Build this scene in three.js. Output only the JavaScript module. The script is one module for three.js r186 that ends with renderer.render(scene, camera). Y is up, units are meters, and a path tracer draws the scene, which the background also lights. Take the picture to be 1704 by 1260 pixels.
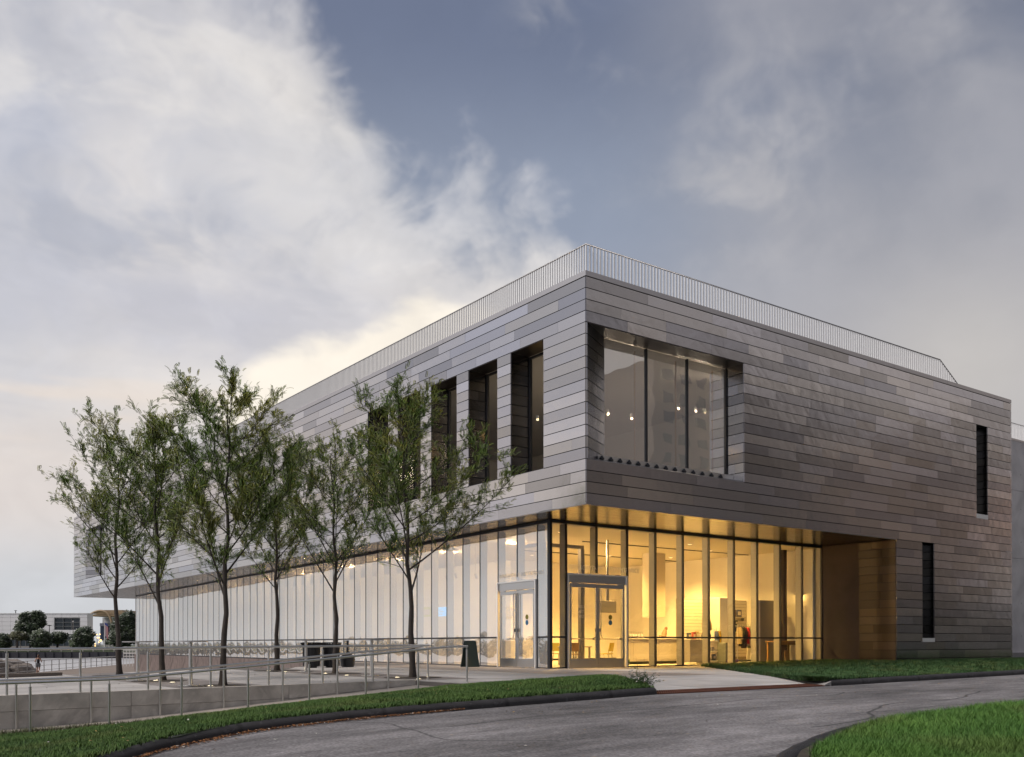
import * as THREE from 'three';
import { mergeGeometries } from 'three/addons/utils/BufferGeometryUtils.js';
import { MarchingCubes } from 'three/addons/objects/MarchingCubes.js';
import { FontLoader } from 'three/addons/loaders/FontLoader.js';

// ------------------------------------------------------------------ camera, sky, sun, exposure
const scene = new THREE.Scene();
const YAW = 0.6342, EYE = [-19.1709, 0.8702, 22.2046], F_PX = 1581.68, CY = 1060.944;
const camera = new THREE.PerspectiveCamera(2 * Math.atan(630 / F_PX) * 180 / Math.PI, 1704 / 1260, 0.1, 4000);
camera.position.set(...EYE);
camera.rotation.order = 'YXZ';
camera.rotation.set(0.0066, -YAW, -0.0012);
camera.setViewOffset(1704, 1260, 0, -430.944, 1704, 1260);
const renderer = new THREE.WebGLRenderer({ antialias: true });
renderer.setSize(1024, 757);
renderer.toneMapping = THREE.LinearToneMapping;
renderer.toneMappingExposure = 1.0;
renderer.shadowMap.enabled = true;

const clamp = (x, a = 0, b = 1) => Math.min(b, Math.max(a, x));
const sstep = (a, b, x) => { const t = clamp((x - a) / (b - a)); return t * t * (3 - 2 * t); };
const lerp = (a, b, t) => a + (b - a) * t;
const mix3 = (a, b, t) => [lerp(a[0], b[0], t), lerp(a[1], b[1], t), lerp(a[2], b[2], t)];
function rng(seed) { let s = seed >>> 0; return () => { s = (s + 0x6d2b79f5) | 0; let t = Math.imul(s ^ (s >>> 15), 1 | s); t = (t + Math.imul(t ^ (t >>> 7), 61 | t)) ^ t; return ((t ^ (t >>> 14)) >>> 0) / 4294967296; }; }
const lin = (r, g, b) => [r, g, b].map((c) => { c /= 255; return c <= 0.04045 ? c / 12.92 : ((c + 0.055) / 1.055) ** 2.4; });

// gradient noise in 3-D
const PERM = (() => { const r = rng(77), p = [...Array(256).keys()]; for (let i = 255; i > 0; i--) { const j = Math.floor(r() * (i + 1)); [p[i], p[j]] = [p[j], p[i]]; } return new Uint8Array([...p, ...p]); })();
function grad(h, x, y, z) { h &= 15; const u = h < 8 ? x : y, v = h < 4 ? y : h === 12 || h === 14 ? x : z; return ((h & 1) ? -u : u) + ((h & 2) ? -v : v); }
function noise3(x, y, z) {
  const xf = Math.floor(x), yf = Math.floor(y), zf = Math.floor(z), X = xf & 255, Y = yf & 255, Z = zf & 255; x -= xf; y -= yf; z -= zf;
  const u = x * x * x * (x * (x * 6 - 15) + 10), v = y * y * y * (y * (y * 6 - 15) + 10), w = z * z * z * (z * (z * 6 - 15) + 10), P = PERM;
  const A = P[X] + Y, AA = P[A] + Z, AB = P[A + 1] + Z, B = P[X + 1] + Y, BA = P[B] + Z, BB = P[B + 1] + Z;
  const L = (a, b, t) => a + (b - a) * t;
  return L(L(L(grad(P[AA], x, y, z), grad(P[BA], x - 1, y, z), u), L(grad(P[AB], x, y - 1, z), grad(P[BB], x - 1, y - 1, z), u), v),
    L(L(grad(P[AA + 1], x, y, z - 1), grad(P[BA + 1], x - 1, y, z - 1), u), L(grad(P[AB + 1], x, y - 1, z - 1), grad(P[BB + 1], x - 1, y - 1, z - 1), u), v), w);
}
function fbm(x, y, z, o = 5, g = 0.5) { let a = 1, s = 0, n = 0; for (let i = 0; i < o; i++) { s += a * noise3(x, y, z); n += a; a *= g; x = x * 2.03 + 11.3; y = y * 2.03 + 5.1; z = z * 2.03 + 7.7; } return s / n; }

// the dusk sky: blue-grey veil, a lit cloud bank to the left of the building, torn cloud to the right
const pw = (tab, x) => { if (x <= tab[0][0]) return tab[0][1]; for (let i = 1; i < tab.length; i++) if (x <= tab[i][0]) return lerp(tab[i - 1][1], tab[i][1], (x - tab[i - 1][0]) / (tab[i][0] - tab[i - 1][0])); return tab[tab.length - 1][1]; };
function skyColor(dx, dy, dz) {
  const R2D = 180 / Math.PI, e = Math.asin(dy) * R2D;
  let a = (Math.atan2(dx, -dz) - YAW) * R2D; a = ((a + 540) % 360) - 180;
  const ee = Math.max(e, 0);
  // clear veil
  let c = mix3(lin(208, 207, 208), lin(186, 187, 194), sstep(2, 14, ee));
  c = mix3(c, lin(147, 157, 176), sstep(12, 24, ee));
  c = mix3(c, lin(112, 122, 146), sstep(23, 34, ee));
  c = mix3(c, lin(114, 122, 142), sstep(36, 80, ee));
  // softer, greyer away to the right
  const right = sstep(2, 26, a) * (1 - sstep(70, 140, a));
  c = mix3(c, mix3(lin(186, 182, 181), lin(126, 131, 146), sstep(10, 30, ee)), right * 0.75);
  const stormy = sstep(34, 75, a) * (1 - sstep(125, 165, a));
  c = mix3(c, mix3(lin(186, 178, 174), lin(108, 112, 125), sstep(13, 36, ee)), stormy * 0.8);
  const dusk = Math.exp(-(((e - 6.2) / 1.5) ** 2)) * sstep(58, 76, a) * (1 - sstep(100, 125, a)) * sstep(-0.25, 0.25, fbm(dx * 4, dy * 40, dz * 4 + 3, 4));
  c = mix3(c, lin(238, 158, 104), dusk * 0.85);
  // the lit side, low in the lake sky to the left
  const px = dx * 2.2, py = dy * 3.6, pz = dz * 2.2;
  const w1 = fbm(px * 1.1 + 3, py * 1.1, pz * 1.1, 4), w2 = fbm(px * 1.1 - 8, py * 1.1 + 4, pz * 1.1 + 2, 4);
  const n1 = fbm(px * 1.6 + w1 * 1.2, py * 1.6 + w2 * 1.2, pz * 1.6, 6, 0.52);
  const n2 = fbm(px * 3.6 + w2 * 1.5 + 9, py * 3.6 + w1 * 1.5, pz * 3.6 + 4, 6, 0.55);
  const n3 = fbm(dx * 13 + n2 * 1.1 + 4, dy * 15 + n1, dz * 13 + 6, 5, 0.6);
  // bank: under its edge, left of about 5 degrees right of the lens axis
  const eEdge = pw([[-70, 62], [-34, 47], [-20, 40], [-13, 35], [-11.5, 32.4], [-9.3, 29.4], [-7.2, 26.6], [-4.6, 24.9], [0, 24.0], [3.5, 22.6], [7, 17], [11, 6], [16, -8]], a);
  const leftEnd = 1 - sstep(95, 150, Math.abs(a + 40));
  const d = (eEdge - e) + n1 * 5.0 + n2 * 5.5 + n3 * 2.6;
  const bank = sstep(-1.3, 3.4, d + n3 * 0.8) * leftEnd;
  let cc = mix3(lin(234, 228, 223), lin(221, 219, 220), sstep(-0.3, 0.35, n1));
  cc = mix3(cc, lin(196, 198, 208), sstep(9, 24, -a - 5 + n1 * 14) * sstep(6, 20, e + n2 * 6) * (1 - sstep(26, 34, e)) * 0.9);
  cc = mix3(cc, lin(198, 198, 207), Math.exp(-(((a + 17 + n1 * 6) / 11) ** 2) - (((e - 18.6 + n2 * 2.5) / 2.8) ** 2)) * 0.9);
  cc = mix3(cc, lin(150, 158, 178), sstep(25, 40, e + 0.35 * (-a - 20)) * sstep(0.02, 0.30, -n1 + n2 * 0.5 + 0.08) * 0.75);
  cc = mix3(cc, lin(186, 189, 200), sstep(0.05, 0.4, -n2 - n1 * 0.3) * 0.55 * sstep(16, 24, e));
  cc = mix3(cc, lin(176, 180, 194), sstep(21, 33, e + n2 * 5) * sstep(-6, -20, a + n1 * 8) * (0.35 + 0.5 * sstep(-0.2, 0.3, -n2)) );
  const stk = fbm((dx + dz * 0.4) * 3.2 + w1 * 1.1, dy * 9 + w2 * 1.4, (dz - dx * 0.3) * 3.2 + 5, 6, 0.58);
  cc = mix3(cc, lin(166, 172, 188), sstep(-0.02, 0.34, stk + n3 * 0.18) * sstep(15, 22, e) * 0.62 * (0.55 + 0.45 * sstep(-2, -16, a)));
  cc = mix3(cc, lin(240, 235, 229), sstep(0.05, 0.36, -stk + n3 * 0.2) * sstep(16, 22, e) * 0.45);
  // low layers
  const lowc = mix3(lin(207, 209, 213), lin(222, 214, 210), sstep(3, 8, e));
  cc = mix3(cc, lowc, 1 - sstep(9, 14.5, e + n2 * 3));
  const strip = fbm(dx * 3 + 2, dy * 22, dz * 3 + w1 * 0.7, 5);
  cc = mix3(cc, lin(236, 224, 214), sstep(0.02, 0.28, strip) * Math.exp(-(((e - 12.6) / 2.4) ** 2)) * 0.85);
  cc = mix3(cc, lin(196, 196, 203), sstep(0.02, 0.3, -strip) * Math.exp(-(((e - 12.0) / 3.0) ** 2)) * 0.6);
  // warm opening behind the roof line
  const op = sstep(0, 1.6, (pw([[-19, 9], [-17.2, 14.6], [-15, 16.4], [-12.5, 18.0], [-9, 19.2], [-5, 20.6], [2, 19], [8, 8]], a) - e) + n2 * 2.4 + n1 * 1.2) * sstep(6, 11, e) * sstep(-19.5, -15.5, a) * (1 - sstep(2, 12, a));
  cc = mix3(cc, lin(255, 246, 232), op);
  c = mix3(c, cc, bank * (0.78 + 0.22 * sstep(2, 8, d)));
  // torn bright cloud in the blue to the right
  const s1 = 0.35 * n3 + fbm(dx * 6 + w1 * 1.6, dy * 3.2 + w2, dz * 6 + 3, 6, 0.56);
  const wisp = Math.max(Math.exp(-(((a - 6.3) / 2.4) ** 2) - (((e - 29.5) / 4.2) ** 2)) * 0.95, Math.exp(-(((a - 14.5) / 6) ** 2) - (((e - 25.5) / 4.8) ** 2)) * 0.9, Math.exp(-(((a - 20.5) / 8) ** 2) - (((e - 31.5) / 4.5) ** 2)) * 0.62, Math.exp(-(((a - 2.5) / 2) ** 2) - (((e - 33.5) / 1.4) ** 2)) * 0.7);
  const outside = sstep(28, 45, Math.abs(a)) * 0.6;
  c = mix3(c, lin(192, 191, 194), clamp(sstep(-0.12, 0.38, s1) * Math.max(wisp, outside * sstep(8, 18, e)) * 0.95) * (1 - bank));
  const mot = fbm(dx * 2.6 + w2 * 0.8 + 1, dy * 2.2 + w1 * 0.6, dz * 2.6 + 8, 5, 0.5);
  c = mix3(c, lin(178, 177, 182), clamp(sstep(-0.12, 0.28, mot + n3 * 0.12)) * sstep(4, 18, a) * (1 - sstep(40, 70, a)) * 0.55);
  const glowR = Math.exp(-(((a - 25.5) / 6) ** 2) - (((e - 14.5) / 4.5) ** 2));
  c = mix3(c, lin(208, 203, 197), glowR * 0.6);
  const v = 1 + 0.06 * n2 + 0.075 * n3 * (0.5 + bank);
  return [c[0] * v, c[1] * v, c[2] * v];
}
{
  const W = 4096, H = 2048, data = new Float32Array(W * H * 4);
  for (let j = 0; j < H; j++) {
    const el = ((j + 0.5) / H - 0.5) * Math.PI, cy = Math.cos(el), sy = Math.sin(el);
    for (let i = 0; i < W; i++) {
      const k = (j * W + i) * 4; data[k + 3] = 1;
      if (el < -0.01) { data[k] = 0.12; data[k + 1] = 0.12; data[k + 2] = 0.125; continue; }
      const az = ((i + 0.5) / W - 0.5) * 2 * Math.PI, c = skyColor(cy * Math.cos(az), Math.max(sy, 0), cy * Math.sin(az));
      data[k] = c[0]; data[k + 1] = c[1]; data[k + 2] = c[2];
    }
  }
  const t = new THREE.DataTexture(data, W, H, THREE.RGBAFormat, THREE.FloatType);
  t.mapping = THREE.EquirectangularReflectionMapping; t.magFilter = t.minFilter = THREE.LinearFilter; t.needsUpdate = true;
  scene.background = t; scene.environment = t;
}
const sun = new THREE.DirectionalLight(new THREE.Color().setRGB(1, 0.92, 0.85), 2.6);
sun.position.set(-62, 80, -22); sun.target.position.set(0, 0, -8); sun.castShadow = true; sun.shadow.radius = 55;
sun.shadow.mapSize.set(2048, 2048); Object.assign(sun.shadow.camera, { left: -90, right: 90, top: 90, bottom: -90, near: 1, far: 260 });
sun.name = 'sun'; scene.add(sun, sun.target);

// ------------------------------------------------------------------ helpers
// pixel rays of the photograph's lens, used to read real positions and sizes off surveyed planes
const cw = Math.cos(YAW), sw = Math.sin(YAW), RIGHT = [cw, 0, sw], FWD = [sw, 0, -cw];
const PIT = 0.0066, ROL = -0.0012;
const Fv = [FWD[0] * Math.cos(PIT), Math.sin(PIT), FWD[2] * Math.cos(PIT)], U0 = [-FWD[0] * Math.sin(PIT), Math.cos(PIT), -FWD[2] * Math.sin(PIT)];
const Rv = RIGHT.map((v, i) => v * Math.cos(ROL) + U0[i] * Math.sin(ROL)), Uv = U0.map((v, i) => v * Math.cos(ROL) - RIGHT[i] * Math.sin(ROL));
const ray = (x, y) => Fv.map((f, i) => f + Rv[i] * (x - 852) / F_PX + Uv[i] * (CY - y) / F_PX);
const at = (x, y, d) => ray(x, y).map((r, i) => EYE[i] + r * d);
const onAxis = (ax) => (x, y, v) => { const r = ray(x, y), t = (v - EYE[ax]) / r[ax]; return r.map((q, i) => EYE[i] + q * t); };
const onX = onAxis(0), onY = onAxis(1), onZ = onAxis(2);
const depthOf = (p) => (p[0] - EYE[0]) * Fv[0] + (p[1] - EYE[1]) * Fv[1] + (p[2] - EYE[2]) * Fv[2];
const toPx = (p) => { const d = p.map((v, i) => v - EYE[i]), z = d[0] * Fv[0] + d[1] * Fv[1] + d[2] * Fv[2]; return [852 + F_PX * (d[0] * Rv[0] + d[1] * Rv[1] + d[2] * Rv[2]) / z, CY - F_PX * (d[0] * Uv[0] + d[1] * Uv[1] + d[2] * Uv[2]) / z, z]; };

const sub = (a, b) => [a[0] - b[0], a[1] - b[1], a[2] - b[2]], add = (a, b) => [a[0] + b[0], a[1] + b[1], a[2] + b[2]], mul = (a, s) => [a[0] * s, a[1] * s, a[2] * s];
const cross = (a, b) => [a[1] * b[2] - a[2] * b[1], a[2] * b[0] - a[0] * b[2], a[0] * b[1] - a[1] * b[0]], len = (a) => Math.hypot(a[0], a[1], a[2]), nrm = (a) => mul(a, 1 / (len(a) || 1)), dot = (a, b) => a[0] * b[0] + a[1] * b[1] + a[2] * b[2];
const used = {};
const numbered = (n) => { const k = used[n] = (used[n] ?? -1) + 1; return k ? n + '_' + String(k).padStart(3, '0') : n; };
class MB {
  constructor() { this.p = []; this.n = []; this.u = []; this.c = []; this.i = []; this.hasC = false; }
  get empty() { return !this.i.length; }
  vert(P, N, U, C) { this.p.push(...P); this.n.push(...N); this.u.push(...U); if (C) this.hasC = true; this.c.push(...(C || [1, 1, 1])); return this.p.length / 3 - 1; }
  tri(a, b, c, C) { const N = nrm(cross(sub(b, a), sub(c, a))), k = this.vert(a, N, [a[0] + a[1], a[2] - a[1]], C); this.vert(b, N, [b[0] + b[1], b[2] - b[1]], C); this.vert(c, N, [c[0] + c[1], c[2] - c[1]], C); this.i.push(k, k + 1, k + 2); return this; }
  quad(a, b, c, d, C, uo = [0, 0], N) {
    N = N || nrm(cross(sub(c, a), sub(d, b))); const w = len(sub(b, a)), h = len(sub(d, a));
    const k = this.vert(a, N, [uo[0], uo[1]], C); this.vert(b, N, [uo[0] + w, uo[1]], C); this.vert(c, N, [uo[0] + w, uo[1] + h], C); this.vert(d, N, [uo[0], uo[1] + h], C);
    this.i.push(k, k + 1, k + 2, k, k + 2, k + 3); return this;
  }
  // hexahedron from bottom ring a b c d (counter-clockwise seen from above) and top ring
  hexa(a, b, c, d, A, B, C, D, col, uo = [0, 0]) { this.quad(a, b, B, A, col, uo); this.quad(b, c, C, B, col, uo); this.quad(c, d, D, C, col, uo); this.quad(d, a, A, D, col, uo); this.quad(A, B, C, D, col, uo); this.quad(d, c, b, a, col, uo); return this; }
  box(x0, y0, z0, x1, y1, z1, col, uo) {
    if (x0 > x1) [x0, x1] = [x1, x0]; if (y0 > y1) [y0, y1] = [y1, y0]; if (z0 > z1) [z0, z1] = [z1, z0];
    return this.hexa([x0, y0, z1], [x1, y0, z1], [x1, y0, z0], [x0, y0, z0], [x0, y1, z1], [x1, y1, z1], [x1, y1, z0], [x0, y1, z0], col, uo || [x0 * 0.7 + z0, y0]);
  }
  // bevelled box
  bbox(x0, y0, z0, x1, y1, z1, e, col) { // chamfer on the four upright edges and the top
    const r = (x, z, s) => [[x0 + s, z, z1 - 0]];
    const ring = (y, s) => [[x0 + s + e, y, z1 - s], [x1 - s - e, y, z1 - s], [x1 - s, y, z1 - s - e], [x1 - s, y, z0 + s + e], [x1 - s - e, y, z0 + s], [x0 + s + e, y, z0 + s], [x0 + s, y, z0 + s + e], [x0 + s, y, z1 - s - e]];
    const rings = [ring(y0, 0), ring(y1 - e, 0), ring(y1, e)];
    for (let k = 0; k < 2; k++) for (let i = 0; i < 8; i++) { const j = (i + 1) % 8; this.quad(rings[k][i], rings[k][j], rings[k + 1][j], rings[k + 1][i], col, [i * 0.3, k]); }
    const T = rings[2], c = [(x0 + x1) / 2, y1, (z0 + z1) / 2]; for (let i = 0; i < 8; i++) this.tri(c, T[i], T[(i + 1) % 8], col); return this;
  }
  tube(pts, rad, sides = 8, caps = true, col) {
    const R = (k) => typeof rad === 'number' ? rad : rad[k]; const base = this.p.length / 3; let N0 = null, v = 0;
    for (let k = 0; k < pts.length; k++) {
      const t = nrm(sub(pts[Math.min(k + 1, pts.length - 1)], pts[Math.max(k - 1, 0)]));
      let n = N0 || (Math.abs(t[1]) < 0.9 ? [0, 1, 0] : [1, 0, 0]); n = nrm(sub(n, mul(t, dot(n, t)))); N0 = n; const b = cross(t, n); if (k) v += len(sub(pts[k], pts[k - 1]));
      for (let s = 0; s <= sides; s++) { const a = s / sides * 2 * Math.PI, q = add(mul(n, Math.cos(a)), mul(b, Math.sin(a))); this.vert(add(pts[k], mul(q, R(k))), q, [s / sides * 6.28 * R(0), v], col); }
    }
    const m = sides + 1;
    for (let k = 0; k + 1 < pts.length; k++) for (let s = 0; s < sides; s++) { const a = base + k * m + s, b = a + 1, c = a + m + 1, d = a + m; this.i.push(a, b, c, a, c, d); }
    if (caps) for (const [k, sg] of [[0, -1], [pts.length - 1, 1]]) {
      const t = mul(nrm(sub(pts[Math.min(k + 1, pts.length - 1)], pts[Math.max(k - 1, 0)])), sg), c0 = this.vert(pts[k], t, [0, 0], col), ring = [];
      for (let s = 0; s <= sides; s++) { const o = (base + k * m + s) * 3; ring.push(this.vert([this.p[o], this.p[o + 1], this.p[o + 2]], t, [0.1, 0.1], col)); }
      for (let s = 0; s < sides; s++) sg > 0 ? this.i.push(c0, ring[s], ring[s + 1]) : this.i.push(c0, ring[s + 1], ring[s]);
    }
    return this;
  }
  cyl(c, r, h, sides = 16, col, r1) { return this.tube([c, [c[0], c[1] + h, c[2]]], [r, r1 ?? r], sides, true, col); }
  // surface between two polylines, nB rows
  ruled(A, B, n, height, col) {
    const m = A.length, base = this.p.length / 3;
    for (let k = 0; k <= n; k++) for (let i = 0; i < m; i++) { const x = lerp(A[i][0], B[i][0], k / n), z = lerp(A[i][1], B[i][1], k / n), y = height(x, z), e = 0.05; this.vert([x, y, z], nrm([-(height(x + e, z) - y) / e, 1, -(height(x, z + e) - y) / e]), [x, -z], col); }
    for (let k = 0; k < n; k++) for (let i = 0; i + 1 < m; i++) { const a = base + k * m + i, b = a + 1, c = a + m + 1, d = a + m; const s = (this.p[3 * b] - this.p[3 * a]) * (this.p[3 * d + 2] - this.p[3 * a + 2]) - (this.p[3 * b + 2] - this.p[3 * a + 2]) * (this.p[3 * d] - this.p[3 * a]); s < 0 ? this.i.push(a, b, c, a, c, d) : this.i.push(a, c, b, a, d, c); }
    return this;
  }
  geo() {
    const g = new THREE.BufferGeometry(); g.setAttribute('position', new THREE.Float32BufferAttribute(this.p, 3)); g.setAttribute('normal', new THREE.Float32BufferAttribute(this.n, 3)); g.setAttribute('uv', new THREE.Float32BufferAttribute(this.u, 2));
    if (this.hasC) g.setAttribute('color', new THREE.Float32BufferAttribute(this.c, 3)); g.setIndex(this.i); return g;
  }
  build(name, m, parent, ud) { return put(name, this.geo(), m, parent, ud); }
}
function put(name, g, m, parent = scene, ud) { const o = new THREE.Mesh(g, m); o.name = parent === scene ? numbered(name) : name; o.castShadow = o.receiveShadow = true; if (ud) Object.assign(o.userData, ud); parent.add(o); return o; }
function thing(name, label, category, pos = [0, 0, 0], group) { const o = new THREE.Group(); o.name = numbered(name); o.position.set(...pos); o.userData = { label, category }; if (group) o.userData.group = group; scene.add(o); return o; }
function copyOf(src, pos, turn, label, group) { const c = src.clone(); c.name = numbered(src.name.replace(/_\d+$/, '')); c.userData = { ...src.userData }; c.position.set(...pos); if (turn !== undefined) c.rotation.y = turn; if (label) c.userData.label = label; if (group) c.userData.group = group; scene.add(c); return c; }
const STRUCT = { kind: 'structure' }, STUFF = { kind: 'stuff' };

// ------------------------------------------------------------------ textures and materials
function tileTex(size, fn, rep, srgb) { // fn(u, v, px, py) -> [r g b] 0..1
  const d = new Uint8Array(size * size * 4); for (let y = 0; y < size; y++) for (let x = 0; x < size; x++) { const c = fn(x / size, y / size, x, y), k = (y * size + x) * 4; d[k] = clamp(c[0]) * 255; d[k + 1] = clamp(c[1]) * 255; d[k + 2] = clamp(c[2]) * 255; d[k + 3] = 255; }
  const t = new THREE.DataTexture(d, size, size); t.wrapS = t.wrapT = THREE.RepeatWrapping; t.magFilter = t.minFilter = THREE.LinearFilter; t.repeat.set(1 / rep, 1 / rep); if (srgb) t.colorSpace = THREE.SRGBColorSpace; t.needsUpdate = true; return t;
}
// tileable fbm through a torus
const tn = (u, v, f, o = 4, s = 0) => { const a = u * 2 * Math.PI, b = v * 2 * Math.PI, R = f / (2 * Math.PI); return fbm(Math.cos(a) * R + s, Math.sin(a) * R + Math.cos(b) * R * 1.0 + s * 0.7, Math.sin(b) * R + s * 1.3, o); };
function floatTex(size, fn, rep_) { const d = new Float32Array(size * size * 4); for (let y = 0; y < size; y++) for (let x = 0; x < size; x++) { const h = fn(x / size, y / size), k = (y * size + x) * 4; d[k] = d[k + 1] = d[k + 2] = h; d[k + 3] = 1; } const t = new THREE.DataTexture(d, size, size, THREE.RGBAFormat, THREE.FloatType); t.wrapS = t.wrapT = THREE.RepeatWrapping; t.magFilter = t.minFilter = THREE.LinearFilter; t.repeat.set(1 / rep_, 1 / rep_); t.needsUpdate = true; return t; }
const R0 = rng(5);
const glassT = floatTex(128, (u, v) => 0.5 + 0.8 * tn(u, v, 3, 2, 6), 4.3);
const grainT = tileTex(512, () => { const v = R0(); return [v, v, v]; }, 1.1);
const dentT = floatTex(256, (u, v) => 0.5 + 0.9 * tn(u, v, 5, 3, 3), 2.3);
const streakT = tileTex(256, (u, v) => { const h = 0.72 + 0.35 * tn(u, v, 4, 5, 9) + 0.1 * (R0() - 0.5); return [h, h, h]; }, 1.7);
const concT = tileTex(512, (u, v) => { const h = 0.80 + 0.34 * tn(u, v, 4, 6, 1) + 0.10 * (R0() - 0.5), q = tn(u, v, 14, 4, 20); return [h, h * (0.985 + q * 0.02), h * (0.97 + q * 0.03)]; }, 4.7);
const wallT = tileTex(512, (u, v) => { const h = 0.80 + 0.42 * tn(u, v, 9, 6, 13) + 0.12 * (R0() - 0.5) - 0.16 * sstep(0.0, 0.3, tn(u, v, 6, 6, 40)) + 0.12 * sstep(0.14, 0.3, tn(u, v, 12, 4, 60)); return [h, h * 0.985, h * 0.96]; }, 3.4);
const kerbT = tileTex(512, (u, v) => { const q = tn(u, v, 16, 5, 80), h = 0.5 + 0.5 * tn(u, v, 6, 5, 3) + 1.3 * sstep(0.27, 0.36, q) + 0.12 * (R0() - 0.5) - 0.4 * sstep(0.47, 0.495, u) * (1 - sstep(0.505, 0.53, u)); return [h, h * 0.98, h * 0.97]; }, 2.4);
const asphT = (() => { // one sheet of asphalt, 44 m x 24 m: tone patches, tar cracks, wheel paths
  const W = 2048, H = 1117, c = document.createElement('canvas'); c.width = W; c.height = H; const g = c.getContext('2d'), im = g.createImageData(W, H), r = rng(8);
  for (let y = 0; y < H; y++) for (let x = 0; x < W; x++) { const X = x / W * 44, Z = y / H * 24, n = fbm(X * 0.23, Z * 0.6, 3, 5), m = fbm(X * 1.1, Z * 3.2, 9, 4), h = 112 + 60 * n + 34 * m + (r() - 0.5) * 46, k = (y * W + x) * 4; im.data[k] = h; im.data[k + 1] = h * 0.982; im.data[k + 2] = h * 0.985; im.data[k + 3] = 255; }
  g.putImageData(im, 0, 0); g.lineCap = 'round';
  for (let k = 0; k < 64; k++) { let x = r() * W, y = r() * H, a = (r() - 0.5) * 0.9 + (r() < 0.25 ? 1.4 : 0); const n = 12 + r() * 50; g.strokeStyle = `rgba(38,37,38,${0.35 + r() * 0.4})`; g.lineWidth = 0.9 + r() * 1.5; g.beginPath(); g.moveTo(x, y); for (let i = 0; i < n; i++) { a += (r() - 0.5) * 0.5; x += Math.cos(a) * 9; y += Math.sin(a) * 5; g.lineTo(x, y); } g.stroke(); }
  for (let k = 0; k < 60; k++) { const x = r() * W, y = r() * H; g.fillStyle = `rgba(40,38,38,${0.06 + r() * 0.12})`; g.beginPath(); g.ellipse(x, y, 20 + r() * 120, 3 + r() * 10, (r() - 0.5) * 0.2, 0, 7); g.fill(); }
  for (let k = 0; k < 420; k++) { g.fillStyle = r() < 0.6 ? 'rgba(190,160,110,.75)' : 'rgba(205,200,190,.7)'; g.fillRect(r() * W, r() * H, 1.5, 1.5); }
  const t = new THREE.CanvasTexture(c); t.colorSpace = THREE.SRGBColorSpace; t.wrapS = t.wrapT = THREE.MirroredRepeatWrapping; t.repeat.set(1 / 44, 1 / 24); t.offset.set(20 / 44, 33 / 24); return t;
})();
const rep = (t, r) => { const q = t.clone(); q.repeat.set(1 / r, 1 / r); q.needsUpdate = true; return q; };
const col = (a) => new THREE.Color().setRGB(...a);
function std(color, rough, metal = 0, o = {}) { return new THREE.MeshStandardMaterial({ color: col(color), roughness: rough, metalness: metal, side: THREE.DoubleSide, ...o }); }
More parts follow.
